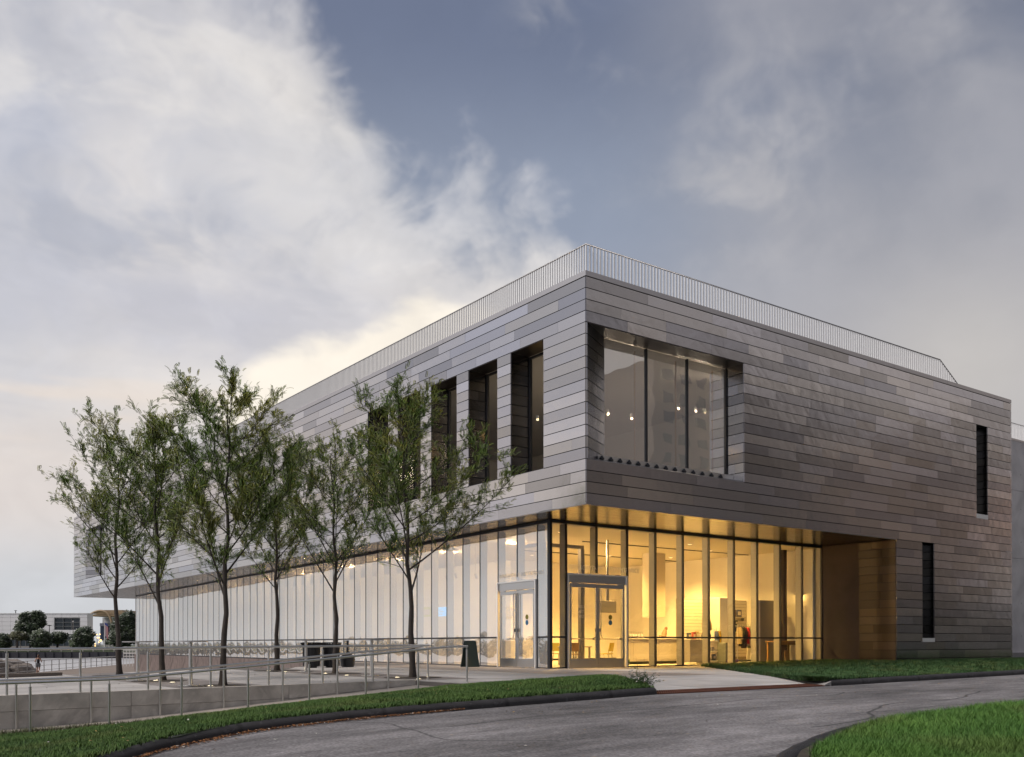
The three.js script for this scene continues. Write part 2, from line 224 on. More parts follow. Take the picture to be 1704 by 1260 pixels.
const M = {
  cladding: std([0.585, 0.565, 0.58], 0.2, 1, { vertexColors: true, bumpMap: dentT, bumpScale: 0.004, roughnessMap: null }),
  coping: std([0.55, 0.53, 0.53], 0.4, 1, { bumpMap: dentT, bumpScale: 0.003 }),
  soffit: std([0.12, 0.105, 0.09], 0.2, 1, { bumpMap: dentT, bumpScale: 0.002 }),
  backing: std([0.025, 0.024, 0.025], 0.85),
  reveal: std([0.25, 0.22, 0.205], 0.42, 1, { vertexColors: true, bumpMap: dentT, bumpScale: 0.004 }),
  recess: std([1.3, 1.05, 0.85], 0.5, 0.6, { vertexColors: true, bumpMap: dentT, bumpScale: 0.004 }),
  darkReveal: std([0.1, 0.09, 0.085], 0.4, 1),
  black: std([0.018, 0.018, 0.022], 0.45),
  fin: std([0.30, 0.285, 0.26], 0.5, 0.3),
  steel: std([0.62, 0.61, 0.6], 0.3, 1, { bumpMap: grainT, bumpScale: 0.0002 }),
  brightSteel: std([0.88, 0.87, 0.86], 0.35, 0.45),
  darkSteel: std([0.32, 0.31, 0.31], 0.36, 1),
  glass: new THREE.MeshPhysicalMaterial({ color: col([0.93, 0.93, 0.92]), roughness: 0.012, metalness: 0.68, transmission: 1, thickness: 0, ior: 1.8, side: THREE.DoubleSide, bumpMap: glassT, bumpScale: 0.007 }),
  clearGlass: new THREE.MeshPhysicalMaterial({ color: col([0.93, 0.94, 0.92]), roughness: 0.01, transmission: 1, thickness: 0, ior: 1.7, side: THREE.DoubleSide, bumpMap: glassT, bumpScale: 0.002 }),
  upperGlass: new THREE.MeshPhysicalMaterial({ color: col([0.86, 0.85, 0.83]), roughness: 0.015, metalness: 0.72, transmission: 1, thickness: 0, ior: 1.7, side: THREE.DoubleSide, bumpMap: glassT, bumpScale: 0.003 }),
  plaster: std([0.74, 0.71, 0.66], 0.8),
  ceiling: std([0.5, 0.47, 0.43], 0.8),
  inFloor: std([0.42, 0.38, 0.33], 0.35),
  white: std([0.75, 0.73, 0.7], 0.5),
  cream: std([0.62, 0.56, 0.47], 0.6),
  greyBoard: std([0.26, 0.24, 0.23], 0.6),
  concrete: std([0.40, 0.385, 0.372], 0.85, 0, { map: concT, bumpMap: rep(grainT, 0.9), bumpScale: 0.0015 }),
  slab: std([1, 1, 1], 0.82, 0, { map: concT, vertexColors: true, bumpMap: rep(grainT, 0.9), bumpScale: 0.0012 }),
  wall: std([0.6, 0.565, 0.525], 0.88, 0, { map: wallT, bumpMap: rep(grainT, 0.8), bumpScale: 0.002 }),
  darkConc: std([0.085, 0.068, 0.066], 0.8, 0, { map: concT, bumpMap: rep(grainT, 0.8), bumpScale: 0.0015 }),
  farConc: std([0.78, 0.745, 0.75], 0.85, 0, { map: concT }),
  asphalt: std([1, 0.99, 1.01], 0.9, 0, { map: asphT, bumpMap: rep(grainT, 0.8), bumpScale: 0.004 }),
  kerb: std([0.055, 0.052, 0.057], 0.7, 0, { map: kerbT, bumpMap: rep(grainT, 0.5), bumpScale: 0.004 }),
  soil: std([0.06, 0.05, 0.035], 0.95, 0, { map: rep(wallT, 1.1) }),
  turf: std([0.035, 0.062, 0.018], 0.95, 0, { map: rep(concT, 1.3) }),
  rust: std([0.13, 0.042, 0.022], 0.8, 0.2, { map: rep(wallT, 0.9) }),
  bark: std([0.08, 0.066, 0.058], 0.95, 0, { map: rep(streakT, 0.35), bumpMap: rep(streakT, 0.22), bumpScale: 0.012 }),
  leaf: new THREE.MeshPhysicalMaterial({ color: col([1, 1, 1]), roughness: 0.85, transmission: 0.5, thickness: 0, side: THREE.DoubleSide }),
  blade: std([1, 1, 1], 0.75),
  mulch: std([0.05, 0.04, 0.032], 0.95, 0, { map: rep(wallT, 0.7) }),
  warmGlow: std([0.9, 0.8, 0.6], 0.5, 0, { emissive: col([1, 0.82, 0.5]), emissiveIntensity: 1.8 }),
};
const prng = (s) => rng(Math.round(s * 1000) + 17);

// ------------------------------------------------------------------ heights of the ground
const roadX = [[-60, -2.4], [-24, -1.05], [-19, -0.75], [-17, -0.61], [-15.9, -0.51], [-15.3, -0.46], [-14.2, -0.37], [-12.8, -0.3], [-11.3, -0.25], [-9, -0.19], [-6, -0.115], [0, -0.1], [9, -0.02], [30, 0.06], [90, 0.2]];
const roadY = (x, z) => pw(roadX, x) - 0.012 * Math.max(0, z - 9);
const plazaY = (x) => x > -7.5 ? 0 : -0.0095 * Math.min(-7.5 - x, 16);
const rampY = (x) => pw([[-40, -1.6], [-24, -1.0], [-17, -0.72], [-14.6, -0.64], [-6.6, -0.035], [-6.1, 0]], x);
const WZ = 2.6, RZ = 4.02;                       // face of the retaining wall, outer edge of the ramp
const kerbL = [[-5.95, 8.98], [-7.5, 9], [-9, 9], [-10.5, 9.0], [-12, 9.02], [-13.2, 9.08], [-14.2, 9.2], [-15.3, 9.6], [-15.95, 10.05], [-17, 10.95], [-18.2, 12.2], [-19.6, 13.9], [-21, 16]];

// ------------------------------------------------------------------ ground, lake, far shore land
{
  const water = new MB(); water.quad([-1200, -2.9, 40], [900, -2.9, 40], [900, -2.9, -1500], [-1200, -2.9, -1500]);
  const lakeB = floatTex(256, (u, v) => 0.5 + 0.7 * tn(u, v, 9, 4, 2), 9);
  water.build('lake', new THREE.MeshPhysicalMaterial({ color: col([0.42, 0.42, 0.43]), roughness: 0.35, ior: 1.75, bumpMap: lakeB, bumpScale: 0.02 }), scene, STRUCT);
  const land = new MB(); // one land sheet: under and behind everything this side of the water, out to the horizon
  land.ruled([[-45, 1500], [1500, 1500]], [[-45, 14], [1500, 14]], 12, (x, z) => pw(roadX, x) - 0.33 - 0.004 * Math.min(60, Math.max(0, z - 9)));
  land.ruled([[-45, 14], [-30, 14], [-12, 14], [1.4, 14], [30, 14], [1500, 14]], [[-45, -60], [-30, -60], [-12, -60], [1.4, -60], [30, -60], [1500, -60]], 40, (x, z) => Math.min(pw(roadX, x) - 0.33, pw([[-60, -1.95], [-50, -1.85], [-24, -0.75], [-12, -0.4], [14, -0.3]], z)) - 0.02);
  land.build('ground', M.soil, scene, STRUCT);
  const prom = new MB(); prom.ruled([[-30, -46], [-10, -46], [1.3, -46], [30, -73]], [[-30, -58], [-6, -68], [11.5, -103.5], [44, -168]], 6, () => -1.75);
  prom.build('promenade', std([0.27, 0.22, 0.185], 0.85, 0, { map: rep(concT, 2.2) }), scene, STRUCT);
}
// road
{
  const m = new MB(), xs = [-60, -45, -34, -28, -24, -21, -19, -17, -15.9, -15.3, -14.2, -12.8, -11.3, -9, -7, -6, -4, -2, 0, 3, 6, 9, 14, 20, 30, 60, 120];
  m.ruled(xs.map((x) => [x, 8.3]), xs.map((x) => [x, 34]), 10, roadY);
  m.build('road', M.asphalt, scene, STRUCT);
}
// plaza: a base and separate concrete slabs, a darker paver band under each row of trees
const convexClip = (poly, clip) => { // both [x, z] lists, clip counter-clockwise in x, -z
  let out = poly; for (let i = 0; i < clip.length && out.length; i++) {
    const A = clip[i], B = clip[(i + 1) % clip.length], side = (p) => (B[0] - A[0]) * -(p[1] - A[1]) + (B[1] - A[1]) * (p[0] - A[0]), inp = out; out = [];
    for (let k = 0; k < inp.length; k++) { const p = inp[k], q = inp[(k + 1) % inp.length], sp = side(p), sq = side(q); if (sp >= 0) out.push(p); if (sp * sq < 0) { const t = sp / (sp - sq); out.push([lerp(p[0], q[0], t), lerp(p[1], q[1], t)]); } }
  } return out;
};
const prism = (m, poly, yTop, yBot, C, uo) => { // convex polygon on the ground, [x, z], counter-clockwise seen from above
  const T = poly.map(([x, z]) => [x, yTop(x, z), z]), B = poly.map(([x, z]) => [x, yTop(x, z) - (yTop(x, z) - yBot), z]);
  const k0 = T.map((p) => m.vert(p, [0, 1, 0], [p[0] + uo, -p[2] + uo], C)); for (let i = 1; i + 1 < T.length; i++) m.i.push(k0[0], k0[i], k0[i + 1]);
  for (let i = 0; i < T.length; i++) { const j = (i + 1) % T.length; m.quad(B[i], B[j], T[j], T[i], C); }
};
const plaza = new THREE.Group(); plaza.name = 'plaza'; plaza.userData = { ...STRUCT }; scene.add(plaza);
const apronY = (x, z) => z < 5.2 ? plazaY(x) : lerp(plazaY(x), roadY(x, 9) + 0.015, sstep(5.2, 9, z) * 0.6 + 0.4 * clamp((z - 5.2) / 3.8));
{
  const west = [[-24, 2.36], [-7.6, 2.36], [-7.6, -11.1], [-24, -5.2]], mid = [[-7.6, 4.05], [1.43, 4.05], [1.43, -22.4], [-4.6, -11.3], [-7.6, -11.1]], front = [[1.43, 4.05], [16.8, 4.05], [16.8, -3.62], [1.43, -3.62]];
  const regions = [west, mid, [[1.43, -3.64], [2.2, -22.6], [1.43, -22.4]], [[1.43, 4.05], [2.75, 4.05], [8.4, -3.02], [8.4, -3.62], [1.43, -3.62]], [[8.4, -3.06], [16.8, -3.06], [16.8, -3.62], [8.4, -3.62]], [[-6.0, 8.35], [-0.42, 8.35], [2.75, 4.05], [-4.7, 4.05]], [[-7.6, 5.1], [-4.95, 5.1], [-4.7, 4.05], [-7.6, 4.05]]];
  const base = new MB(); for (const r of regions) prism(base, r, (x, z) => apronY(x, z) - 0.012, -0.6, undefined, 0); base.build('sub_base', std([0.12, 0.11, 0.105], 0.9), plaza);
  const r = rng(3);
  regions.forEach((reg, q) => {
    const xs = reg.map((p) => p[0]), zs = reg.map((p) => p[1]), sx = q < 2 ? 1.83 : 2.1, sz = q < 2 ? 1.83 : q === 2 ? 3.66 : 1.9, x0 = Math.min(...xs), z0 = q < 3 ? -23 : Math.min(...zs);
    for (let i = 0; x0 + i * sx < Math.max(...xs); i++) for (let j = 0; z0 + j * sz < Math.max(...zs); j++) {
      const g = 0.011, a = x0 + i * sx + g, b = x0 + (i + 1) * sx - g, c = z0 + j * sz + g, d = z0 + (j + 1) * sz - g;
      const poly = convexClip([[a, d], [b, d], [b, c], [a, c]], reg); if (poly.length < 3) continue;
      let area = 0; for (let k = 0; k < poly.length; k++) { const p = poly[k], s = poly[(k + 1) % poly.length]; area += p[0] * -s[1] + p[1] * s[0]; } if (Math.abs(area) < 0.05) continue;
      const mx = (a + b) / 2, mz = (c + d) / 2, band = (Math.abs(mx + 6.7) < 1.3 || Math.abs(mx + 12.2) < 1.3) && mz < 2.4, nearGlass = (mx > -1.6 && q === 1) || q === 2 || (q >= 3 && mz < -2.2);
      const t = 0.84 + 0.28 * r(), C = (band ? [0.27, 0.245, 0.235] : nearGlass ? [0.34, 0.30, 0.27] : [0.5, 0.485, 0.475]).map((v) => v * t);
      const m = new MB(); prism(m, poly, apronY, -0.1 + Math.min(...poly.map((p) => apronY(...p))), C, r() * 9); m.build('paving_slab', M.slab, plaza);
    }
  });
  // raised concrete edge at the back of the plaza
  const e = new MB(); const pts = [[-24, -5.0], [-18, -6.6], [-13.25, -8.2]]; for (let i = 0; i < 2; i++) { const [x0, z0] = pts[i], [x1, z1] = pts[i + 1]; e.hexa([x0, -0.3, z0], [x1, -0.3, z1], [x1, -0.3, z1 - 0.35], [x0, -0.3, z0 - 0.35], [x0, 0.04, z0], [x1, 0.04, z1], [x1, 0.04, z1 - 0.35], [x0, 0.04, z0 - 0.35]); }
  e.build('edge_kerb', std([0.2, 0.17, 0.15], 0.9, 0, { map: concT }), plaza);
}
// detectable warning plates in the dropped kerb
{
  const t = thing('warning_strip', 'rust brown iron warning strip with raised domes at the road edge of the apron', 'warning strip', [0, 0, 0]);
  for (let k = 0; k < 9; k++) { const x0 = -5.92 + k * 0.61, x1 = x0 + 0.6, m = new MB(), yA = apronY(x0, 8.36) + 0.004, yB = roadY(x0, 9) + 0.012; m.hexa([x0, yB - 0.1, 9.0], [x1, yB - 0.1, 9.0], [x1, yA - 0.1, 8.36], [x0, yA - 0.1, 8.36], [x0, yB, 9.0], [x1, yB, 9.0], [x1, yA, 8.36], [x0, yA, 8.36]);
    for (let i = 0; i < 10; i++) for (let j = 0; j < 10; j++) { const f = (j + 0.5) / 10; m.tube([[x0 + (i + 0.5) * 0.06, lerp(yB, yA, f) - 0.001, 9.0 - f * 0.64], [x0 + (i + 0.5) * 0.06, lerp(yB, yA, f) + 0.006, 9.0 - f * 0.64]], [0.014, 0.008], 6, true); }
    m.build('iron_plate', M.rust, t); }
}
// retaining wall between the plaza and the ramp
{
  const t = thing('retaining_wall', 'stained grey concrete retaining wall tapering along the foot of the ramp handrail', 'wall', [-7.5, 0, WZ]);
  const xs = [-24, -20.7, -17.4, -14.1, -10.8, -7.5];
  for (let i = 0; i + 1 < xs.length; i++) { const a = xs[i] + 7.5 + 0.004, b = xs[i + 1] + 7.5 - 0.004, A = xs[i], B = xs[i + 1], ra = rampY(A) - 0.25, rb = rampY(B) - 0.25, ta = plazaY(A) + 0.012, tb = plazaY(B) + 0.012, ma = Math.min(ta - 0.05, Math.max(rampY(A) + 0.02, ta - 0.3)), mb = Math.min(tb - 0.05, Math.max(rampY(B) + 0.0, tb - 0.3));
    for (const [ya, yb, za, zb, oz] of [[ra, rb, ma - 0.003, mb - 0.003, 0], [ma + 0.003, mb + 0.003, ta, tb, 0.006]]) { const m = new MB(); m.hexa([a, ya, oz], [b, yb, oz], [b, yb, -0.235], [a, ya, -0.235], [a, za, oz], [b, zb, oz], [b, zb, -0.235], [a, za, -0.235], undefined, [A * 1.3 + oz * 100, oz * 200]); m.build('wall_section', M.wall, t); } }
}
// ramp
{
  const ramp = new THREE.Group(); ramp.name = 'ramp'; ramp.userData = { ...STRUCT }; scene.add(ramp); const r = rng(31);
  for (let x = -24; x < -6.0; x += 1.5) { const a = x + 0.005, b = Math.min(x + 1.5, -6.05) - 0.005, m = new MB(), t = 0.92 + r() * 0.16, C = [0.5 * t, 0.45 * t, 0.4 * t]; const z1 = x > -7.7 ? 4.04 : RZ + 0.14, z0 = x > -7.7 ? 4.06 - 1.4 : WZ + 0.004; if (x > -7.6) continue; prism(m, [[a, z1], [b, z1], [b, z0], [a, z0]], (X) => rampY(X), -1.8, C, r() * 5); m.build('ramp_slab', M.slab, ramp); }
}
// lawns
const kzAt = (x) => { for (let i = 0; i + 1 < kerbL.length; i++) if (x <= kerbL[i][0] && x >= kerbL[i + 1][0]) return lerp(kerbL[i][1], kerbL[i + 1][1], (kerbL[i][0] - x) / (kerbL[i][0] - kerbL[i + 1][0])); return x > kerbL[0][0] ? 8.98 : 16; };
const lawnTopZ = (x) => x < -7.4 ? RZ + 0.1 : lerp(4.62, 5.1, sstep(-7.4, -6.6, x));
const kerbTop = (x, z) => roadY(x, 9) + 0.125 - 0.012 * Math.max(0, z - 9);
const lawnLY = (x, z) => { const z0 = lawnTopZ(x), z1 = kzAt(x) - 0.2, t = clamp((z - z0) / (z1 - z0)); return lerp(x < -7.4 ? rampY(x) - 0.01 : lerp(rampY(-7.4), 0.0, sstep(-7.4, -6.2, x)) , kerbTop(x, z1), t) + 0.16 * Math.sin(Math.PI * Math.min(1, t * 1.0)) * sstep(-24, -9, x) * 0.8 + 0.02 * noise3(x * 1.3, 0, z * 1.3); };
const lawnRY = (x, z) => 0.0 + 0.10 * sstep(6, 17, x) * (1 - sstep(0, 8.8, z)) + 0.02 * noise3(x * 0.8, 2, z * 0.8) + 0.03 * sstep(0, 9, z) * sstep(5, 20, x);
const insideConvex = (p, poly) => { for (let i = 0; i < poly.length; i++) { const A = poly[i], B = poly[(i + 1) % poly.length]; if ((B[0] - A[0]) * -(p[1] - A[1]) + (B[1] - A[1]) * (p[0] - A[0]) < 0) return false; } return true; };
{
  const m = new MB(), xs = []; for (let x = -24; x <= -7.41; x += 0.7) xs.push(x); xs.push(-7.4, -7, -6.6, -6.2, -5.7, -5.2, -4.9, -4.6);
  const zEnd = (x) => x > -5.9 ? lerp(8.75, 5.2, (x + 5.9) / 1.3) : Math.min(kzAt(x) - 0.1, 16);
  m.ruled(xs.map((x) => [x, lawnTopZ(x)]), xs.map((x) => [x, zEnd(x)]), 16, lawnLY); m.build('lawn', M.turf, scene, STRUCT);
  const m2 = new MB(); const A = [], B = []; for (let k = 0; k <= 30; k++) { const x = 8.4 + (60 - 8.4) * (k / 30) ** 1.5; A.push([x, x < 16.8 ? -3.05 : 0.0]); B.push([x, 8.9]); }
  m2.ruled([[-0.4, 8.3], [2.75, 4.05], [5.6, 0.45], [8.4, -3.05]], [[-0.35, 8.9], [2.8, 8.9], [5.6, 8.9], [8.4, 8.9]], 12, lawnRY); m2.ruled(A, B, 14, lawnRY); m2.build('lawn', M.turf, scene, STRUCT);
}
// island between the lanes
const islT = [[-12.0, 16.95], [-11.75, 16.6], [-11.2, 16.25], [-10.4, 15.9], [-9.6, 15.6], [-8.3, 15.3], [-6.5, 15.25], [-4, 15.15], [2, 15], [10, 15]], islB = [[-12.0, 17.05], [-11.85, 17.3], [-11.4, 17.62], [-10.5, 18.08], [-9.4, 18.6], [-8, 19.2], [-6.5, 19.8], [-4, 20.7], [2, 22], [10, 23]];
const islY = (x, z) => roadY(x, z) + 0.13 + 0.025 * noise3(x, 5, z) + 0.015 * sstep(-11, -9, x);
{ const m = new MB(); m.ruled(islT, islB, 8, islY); m.build('traffic_island', M.soil, scene, STRUCT); }
// kerbs: swept rounded asphalt profile
function kerbSweep(path, side, hf) { // side +1: the road lies to the right of the path direction
  const m = new MB(), prof = [[0.0, -0.06], [0.0, 0.045], [0.015, 0.09], [0.05, 0.122], [0.1, 0.132], [0.16, 0.126], [0.2, 0.1], [0.215, -0.04]], base = [];
  let d = 0; const rr = rng(path.length * 7 + 1);
  path.forEach((p, k) => { const q = path[Math.min(k + 1, path.length - 1)], o = path[Math.max(k - 1, 0)], t = nrm([q[0] - o[0], 0, q[1] - o[1]]), s = [-t[2] * side, 0, t[0] * side]; if (k) d += Math.hypot(p[0] - path[k - 1][0], p[1] - path[k - 1][1]);
    const wob = (rr() - 0.5) * 0.012; base.push(prof.map(([a, h], j) => m.vert([p[0] - s[0] * (a + wob), hf(p[0], p[1]) + h + wob * 0.6, p[1] - s[2] * (a + wob)], nrm(add(mul(s, j < 3 ? 1 : j < 5 ? 0.4 : -0.5), [0, j < 2 ? 0.1 : 1, 0])), [d, a + h]))); });
  for (let k = 0; k + 1 < base.length; k++) for (let j = 0; j + 1 < prof.length; j++) { const a = base[k][j], b = base[k + 1][j], c = base[k + 1][j + 1], e = base[k][j + 1]; side > 0 ? m.i.push(a, b, c, a, c, e) : m.i.push(a, c, b, a, e, c); }
  for (const k of [0, base.length - 1]) { const b = base[k]; for (let j = 1; j + 1 < b.length; j++) m.i.push(b[0], b[j], b[j + 1]); }
  return m;
}
const dense = (path, st = 0.35) => { const c = new THREE.CatmullRomCurve3(path.map((p) => new THREE.Vector3(p[0], 0, p[1])), false, 'centripetal'), n = Math.ceil(c.getLength() / st); return c.getSpacedPoints(n).map((p) => [p.x, p.z]); };
kerbSweep(dense(kerbL), -1, (x, z) => roadY(x, z)).build('kerb', M.kerb, scene, STRUCT);
{ const xs = []; for (let x = -0.35; x < 62; x += 0.5) xs.push([x, 9.0 + 0.01 * Math.sin(x * 2)]); kerbSweep(xs, 1, (x) => roadY(x, 9)).build('kerb', M.kerb, scene, STRUCT); }
{ const loop = [...islT.slice().reverse(), ...islB]; kerbSweep(dense(loop.map((p) => [p[0], p[1]]), 0.25), -1, (x, z) => roadY(x, z)).build('kerb', M.kerb, scene, STRUCT); }
{ // pale concrete lip where the apron meets the right lawn's kerb
  const m = new MB(); m.hexa([-0.62, -0.25, 9.0], [-0.38, -0.25, 9.0], [2.9, -0.2, 4.05], [2.66, -0.2, 4.05], [-0.62, roadY(0, 9) + 0.03, 9.0], [-0.38, roadY(0, 9) + 0.1, 9.0], [2.9, 0.012, 4.05], [2.66, 0.012, 4.05]); m.build('apron_edge', M.concrete, scene, STRUCT);
}

// ------------------------------------------------------------------ the building
const YB = 5.156, YT = 12.385, CH = 0.352, GX = 1.447, GZ = -3.588, XR = 26.52, ZL = -71.28, XC = 16.85, DEEP = 0.788;
const bld = thing('museum_building', 'long two-storey building with stainless steel cladding boards over a glazed lower storey lit warm inside', 'building');
let boardMat = null; const faces = [];                                     // every cladding board with its size in the picture
function board(o, u, n, u0, u1, v0, v1, r, tone, list = faces, tilt = 1) {
  const v = [0, 1, 0], P = (a, b, d) => add(add(o, mul(u, a)), add(mul(v, b), mul(n, d)));
  const T = () => (0.022 + (r() - 0.5) * 0.006 * tilt), g = 0.022, e = 0.003;
  const a = P(u0 + e, v0 + g, T()), b = P(u1 - e, v0 + g, T()), c = P(u1 - e, v1 - 0.002, T() + 0.001), d = P(u0 + e, v1 - 0.002, T() + 0.001);
  const A = P(u0 + e, v0 + g, -0.02), B = P(u1 - e, v0 + g, -0.02), C = P(u1 - e, v1 - 0.002, -0.02), D = P(u0 + e, v1 - 0.002, -0.02);
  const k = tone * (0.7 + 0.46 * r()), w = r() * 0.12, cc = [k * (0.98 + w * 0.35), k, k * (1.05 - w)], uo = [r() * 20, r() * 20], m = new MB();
  m.quad(a, b, c, d, cc, uo).quad(A, B, b, a, cc, uo).quad(B, C, c, b, cc, uo).quad(C, D, d, c, cc, uo).quad(D, A, a, d, cc, uo);
  const mid = mul(add(add(a, b), add(c, d)), 0.25); let px = 0;
  if (dot(n, sub(EYE, mid)) > 0 && depthOf(mid) > 1) { const q = [a, b, c, d].map(toPx); for (let i = 0; i < 4; i++) { const s = q[(i + 1) % 4]; px += q[i][0] * s[1] - q[i][1] * s[0]; } px = Math.abs(px) / 2; if (toPx(mid)[0] < -20 || toPx(mid)[0] > 1724) px = 0; }
  list.push({ m, px, mat: boardMat });
}
function course(o, u, n, v0, v1, runs, r, lo, hi, tone) {
  for (const [a, b] of runs) { let x = a; while (x < b - 1e-6) { let w = lo + (hi - lo) * r(); if (b - x - w < 0.55) w = b - x; const e = Math.min(b, x + w); board(o, u, n, x, e, v0, v1, r, tone); x = e; } }
}
const cut = (runs, a, b) => runs.flatMap(([x, y]) => b <= x || a >= y ? [[x, y]] : [[x, a], [b, y]].filter(([p, q]) => q - p > 0.01));
const WIN = [[-3.895, -2.085], [-6.485, -4.675], [-9.075, -7.265], [-11.665, -9.855], [-14.255, -12.445]], WFAR = [-66.57, -60.0];
const BIG = [0.03, 7.363], NAR = [23.296, 24.305], LOW = [18.8, 19.745];
const WY0 = YB + 4 * CH, WY1 = YB + 16 * CH;
{
  const r = rng(101);
  for (let j = 0; j < 20; j++) {
    const v0 = YB + j * CH, v1 = v0 + CH, open = j >= 4 && j < 16;
    let L = [[ZL, 0.0]], Rr = [[0.0, XR]];
    if (open) { for (const w of [...WIN, WFAR]) L = cut(L, ...w); Rr = cut(cut(Rr, -0.1, BIG[1]), ...NAR); }
    course([0, 0, 0], [0, 0, 1], [-1, 0, 0], v0, v1, L, r, 1.3, 3.9, 1);
    course([0, 0, 0], [1, 0, 0], [0, 0, 1], v0, v1, Rr, r, 1.1, 3.6, 1);
  }
  for (let j = 0; j < 15; j++) { // lower block beside the recess
    const v1 = YB - j * CH, v0 = Math.max(v1 - CH, -0.15); let Rr = [[XC, XR]]; if (j < 12) Rr = cut(Rr, ...LOW);
    course([0, 0, 0], [1, 0, 0], [0, 0, 1], v0, v1, Rr, r, 1.0, 2.8, 0.9);
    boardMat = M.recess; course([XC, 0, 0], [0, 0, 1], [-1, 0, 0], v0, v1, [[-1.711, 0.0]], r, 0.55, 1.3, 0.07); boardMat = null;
  }
  // reveals of the openings
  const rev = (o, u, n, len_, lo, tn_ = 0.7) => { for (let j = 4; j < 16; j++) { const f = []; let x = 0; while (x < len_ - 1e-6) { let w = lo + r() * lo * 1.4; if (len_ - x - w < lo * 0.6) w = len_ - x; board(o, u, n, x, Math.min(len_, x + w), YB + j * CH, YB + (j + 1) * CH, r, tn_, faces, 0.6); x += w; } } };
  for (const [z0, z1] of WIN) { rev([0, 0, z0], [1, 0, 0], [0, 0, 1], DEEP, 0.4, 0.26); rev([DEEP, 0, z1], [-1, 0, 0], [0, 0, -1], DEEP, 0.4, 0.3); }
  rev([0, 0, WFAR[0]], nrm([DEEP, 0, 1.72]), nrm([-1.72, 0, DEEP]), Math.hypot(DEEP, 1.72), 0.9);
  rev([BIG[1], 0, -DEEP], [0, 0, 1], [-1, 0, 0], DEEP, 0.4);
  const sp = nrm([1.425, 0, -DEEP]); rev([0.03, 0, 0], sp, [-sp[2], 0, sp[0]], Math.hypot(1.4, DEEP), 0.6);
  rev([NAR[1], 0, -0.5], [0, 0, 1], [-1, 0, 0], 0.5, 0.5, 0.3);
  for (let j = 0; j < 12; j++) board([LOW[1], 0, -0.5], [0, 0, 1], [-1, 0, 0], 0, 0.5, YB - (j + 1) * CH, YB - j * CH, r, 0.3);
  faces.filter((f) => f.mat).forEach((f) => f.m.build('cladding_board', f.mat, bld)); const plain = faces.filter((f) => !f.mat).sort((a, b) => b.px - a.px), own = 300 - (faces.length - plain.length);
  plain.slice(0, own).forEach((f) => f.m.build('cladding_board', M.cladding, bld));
  put('cladding_boards', mergeGeometries(plain.slice(own).map((f) => f.m.geo())), M.cladding, bld, STUFF);
}
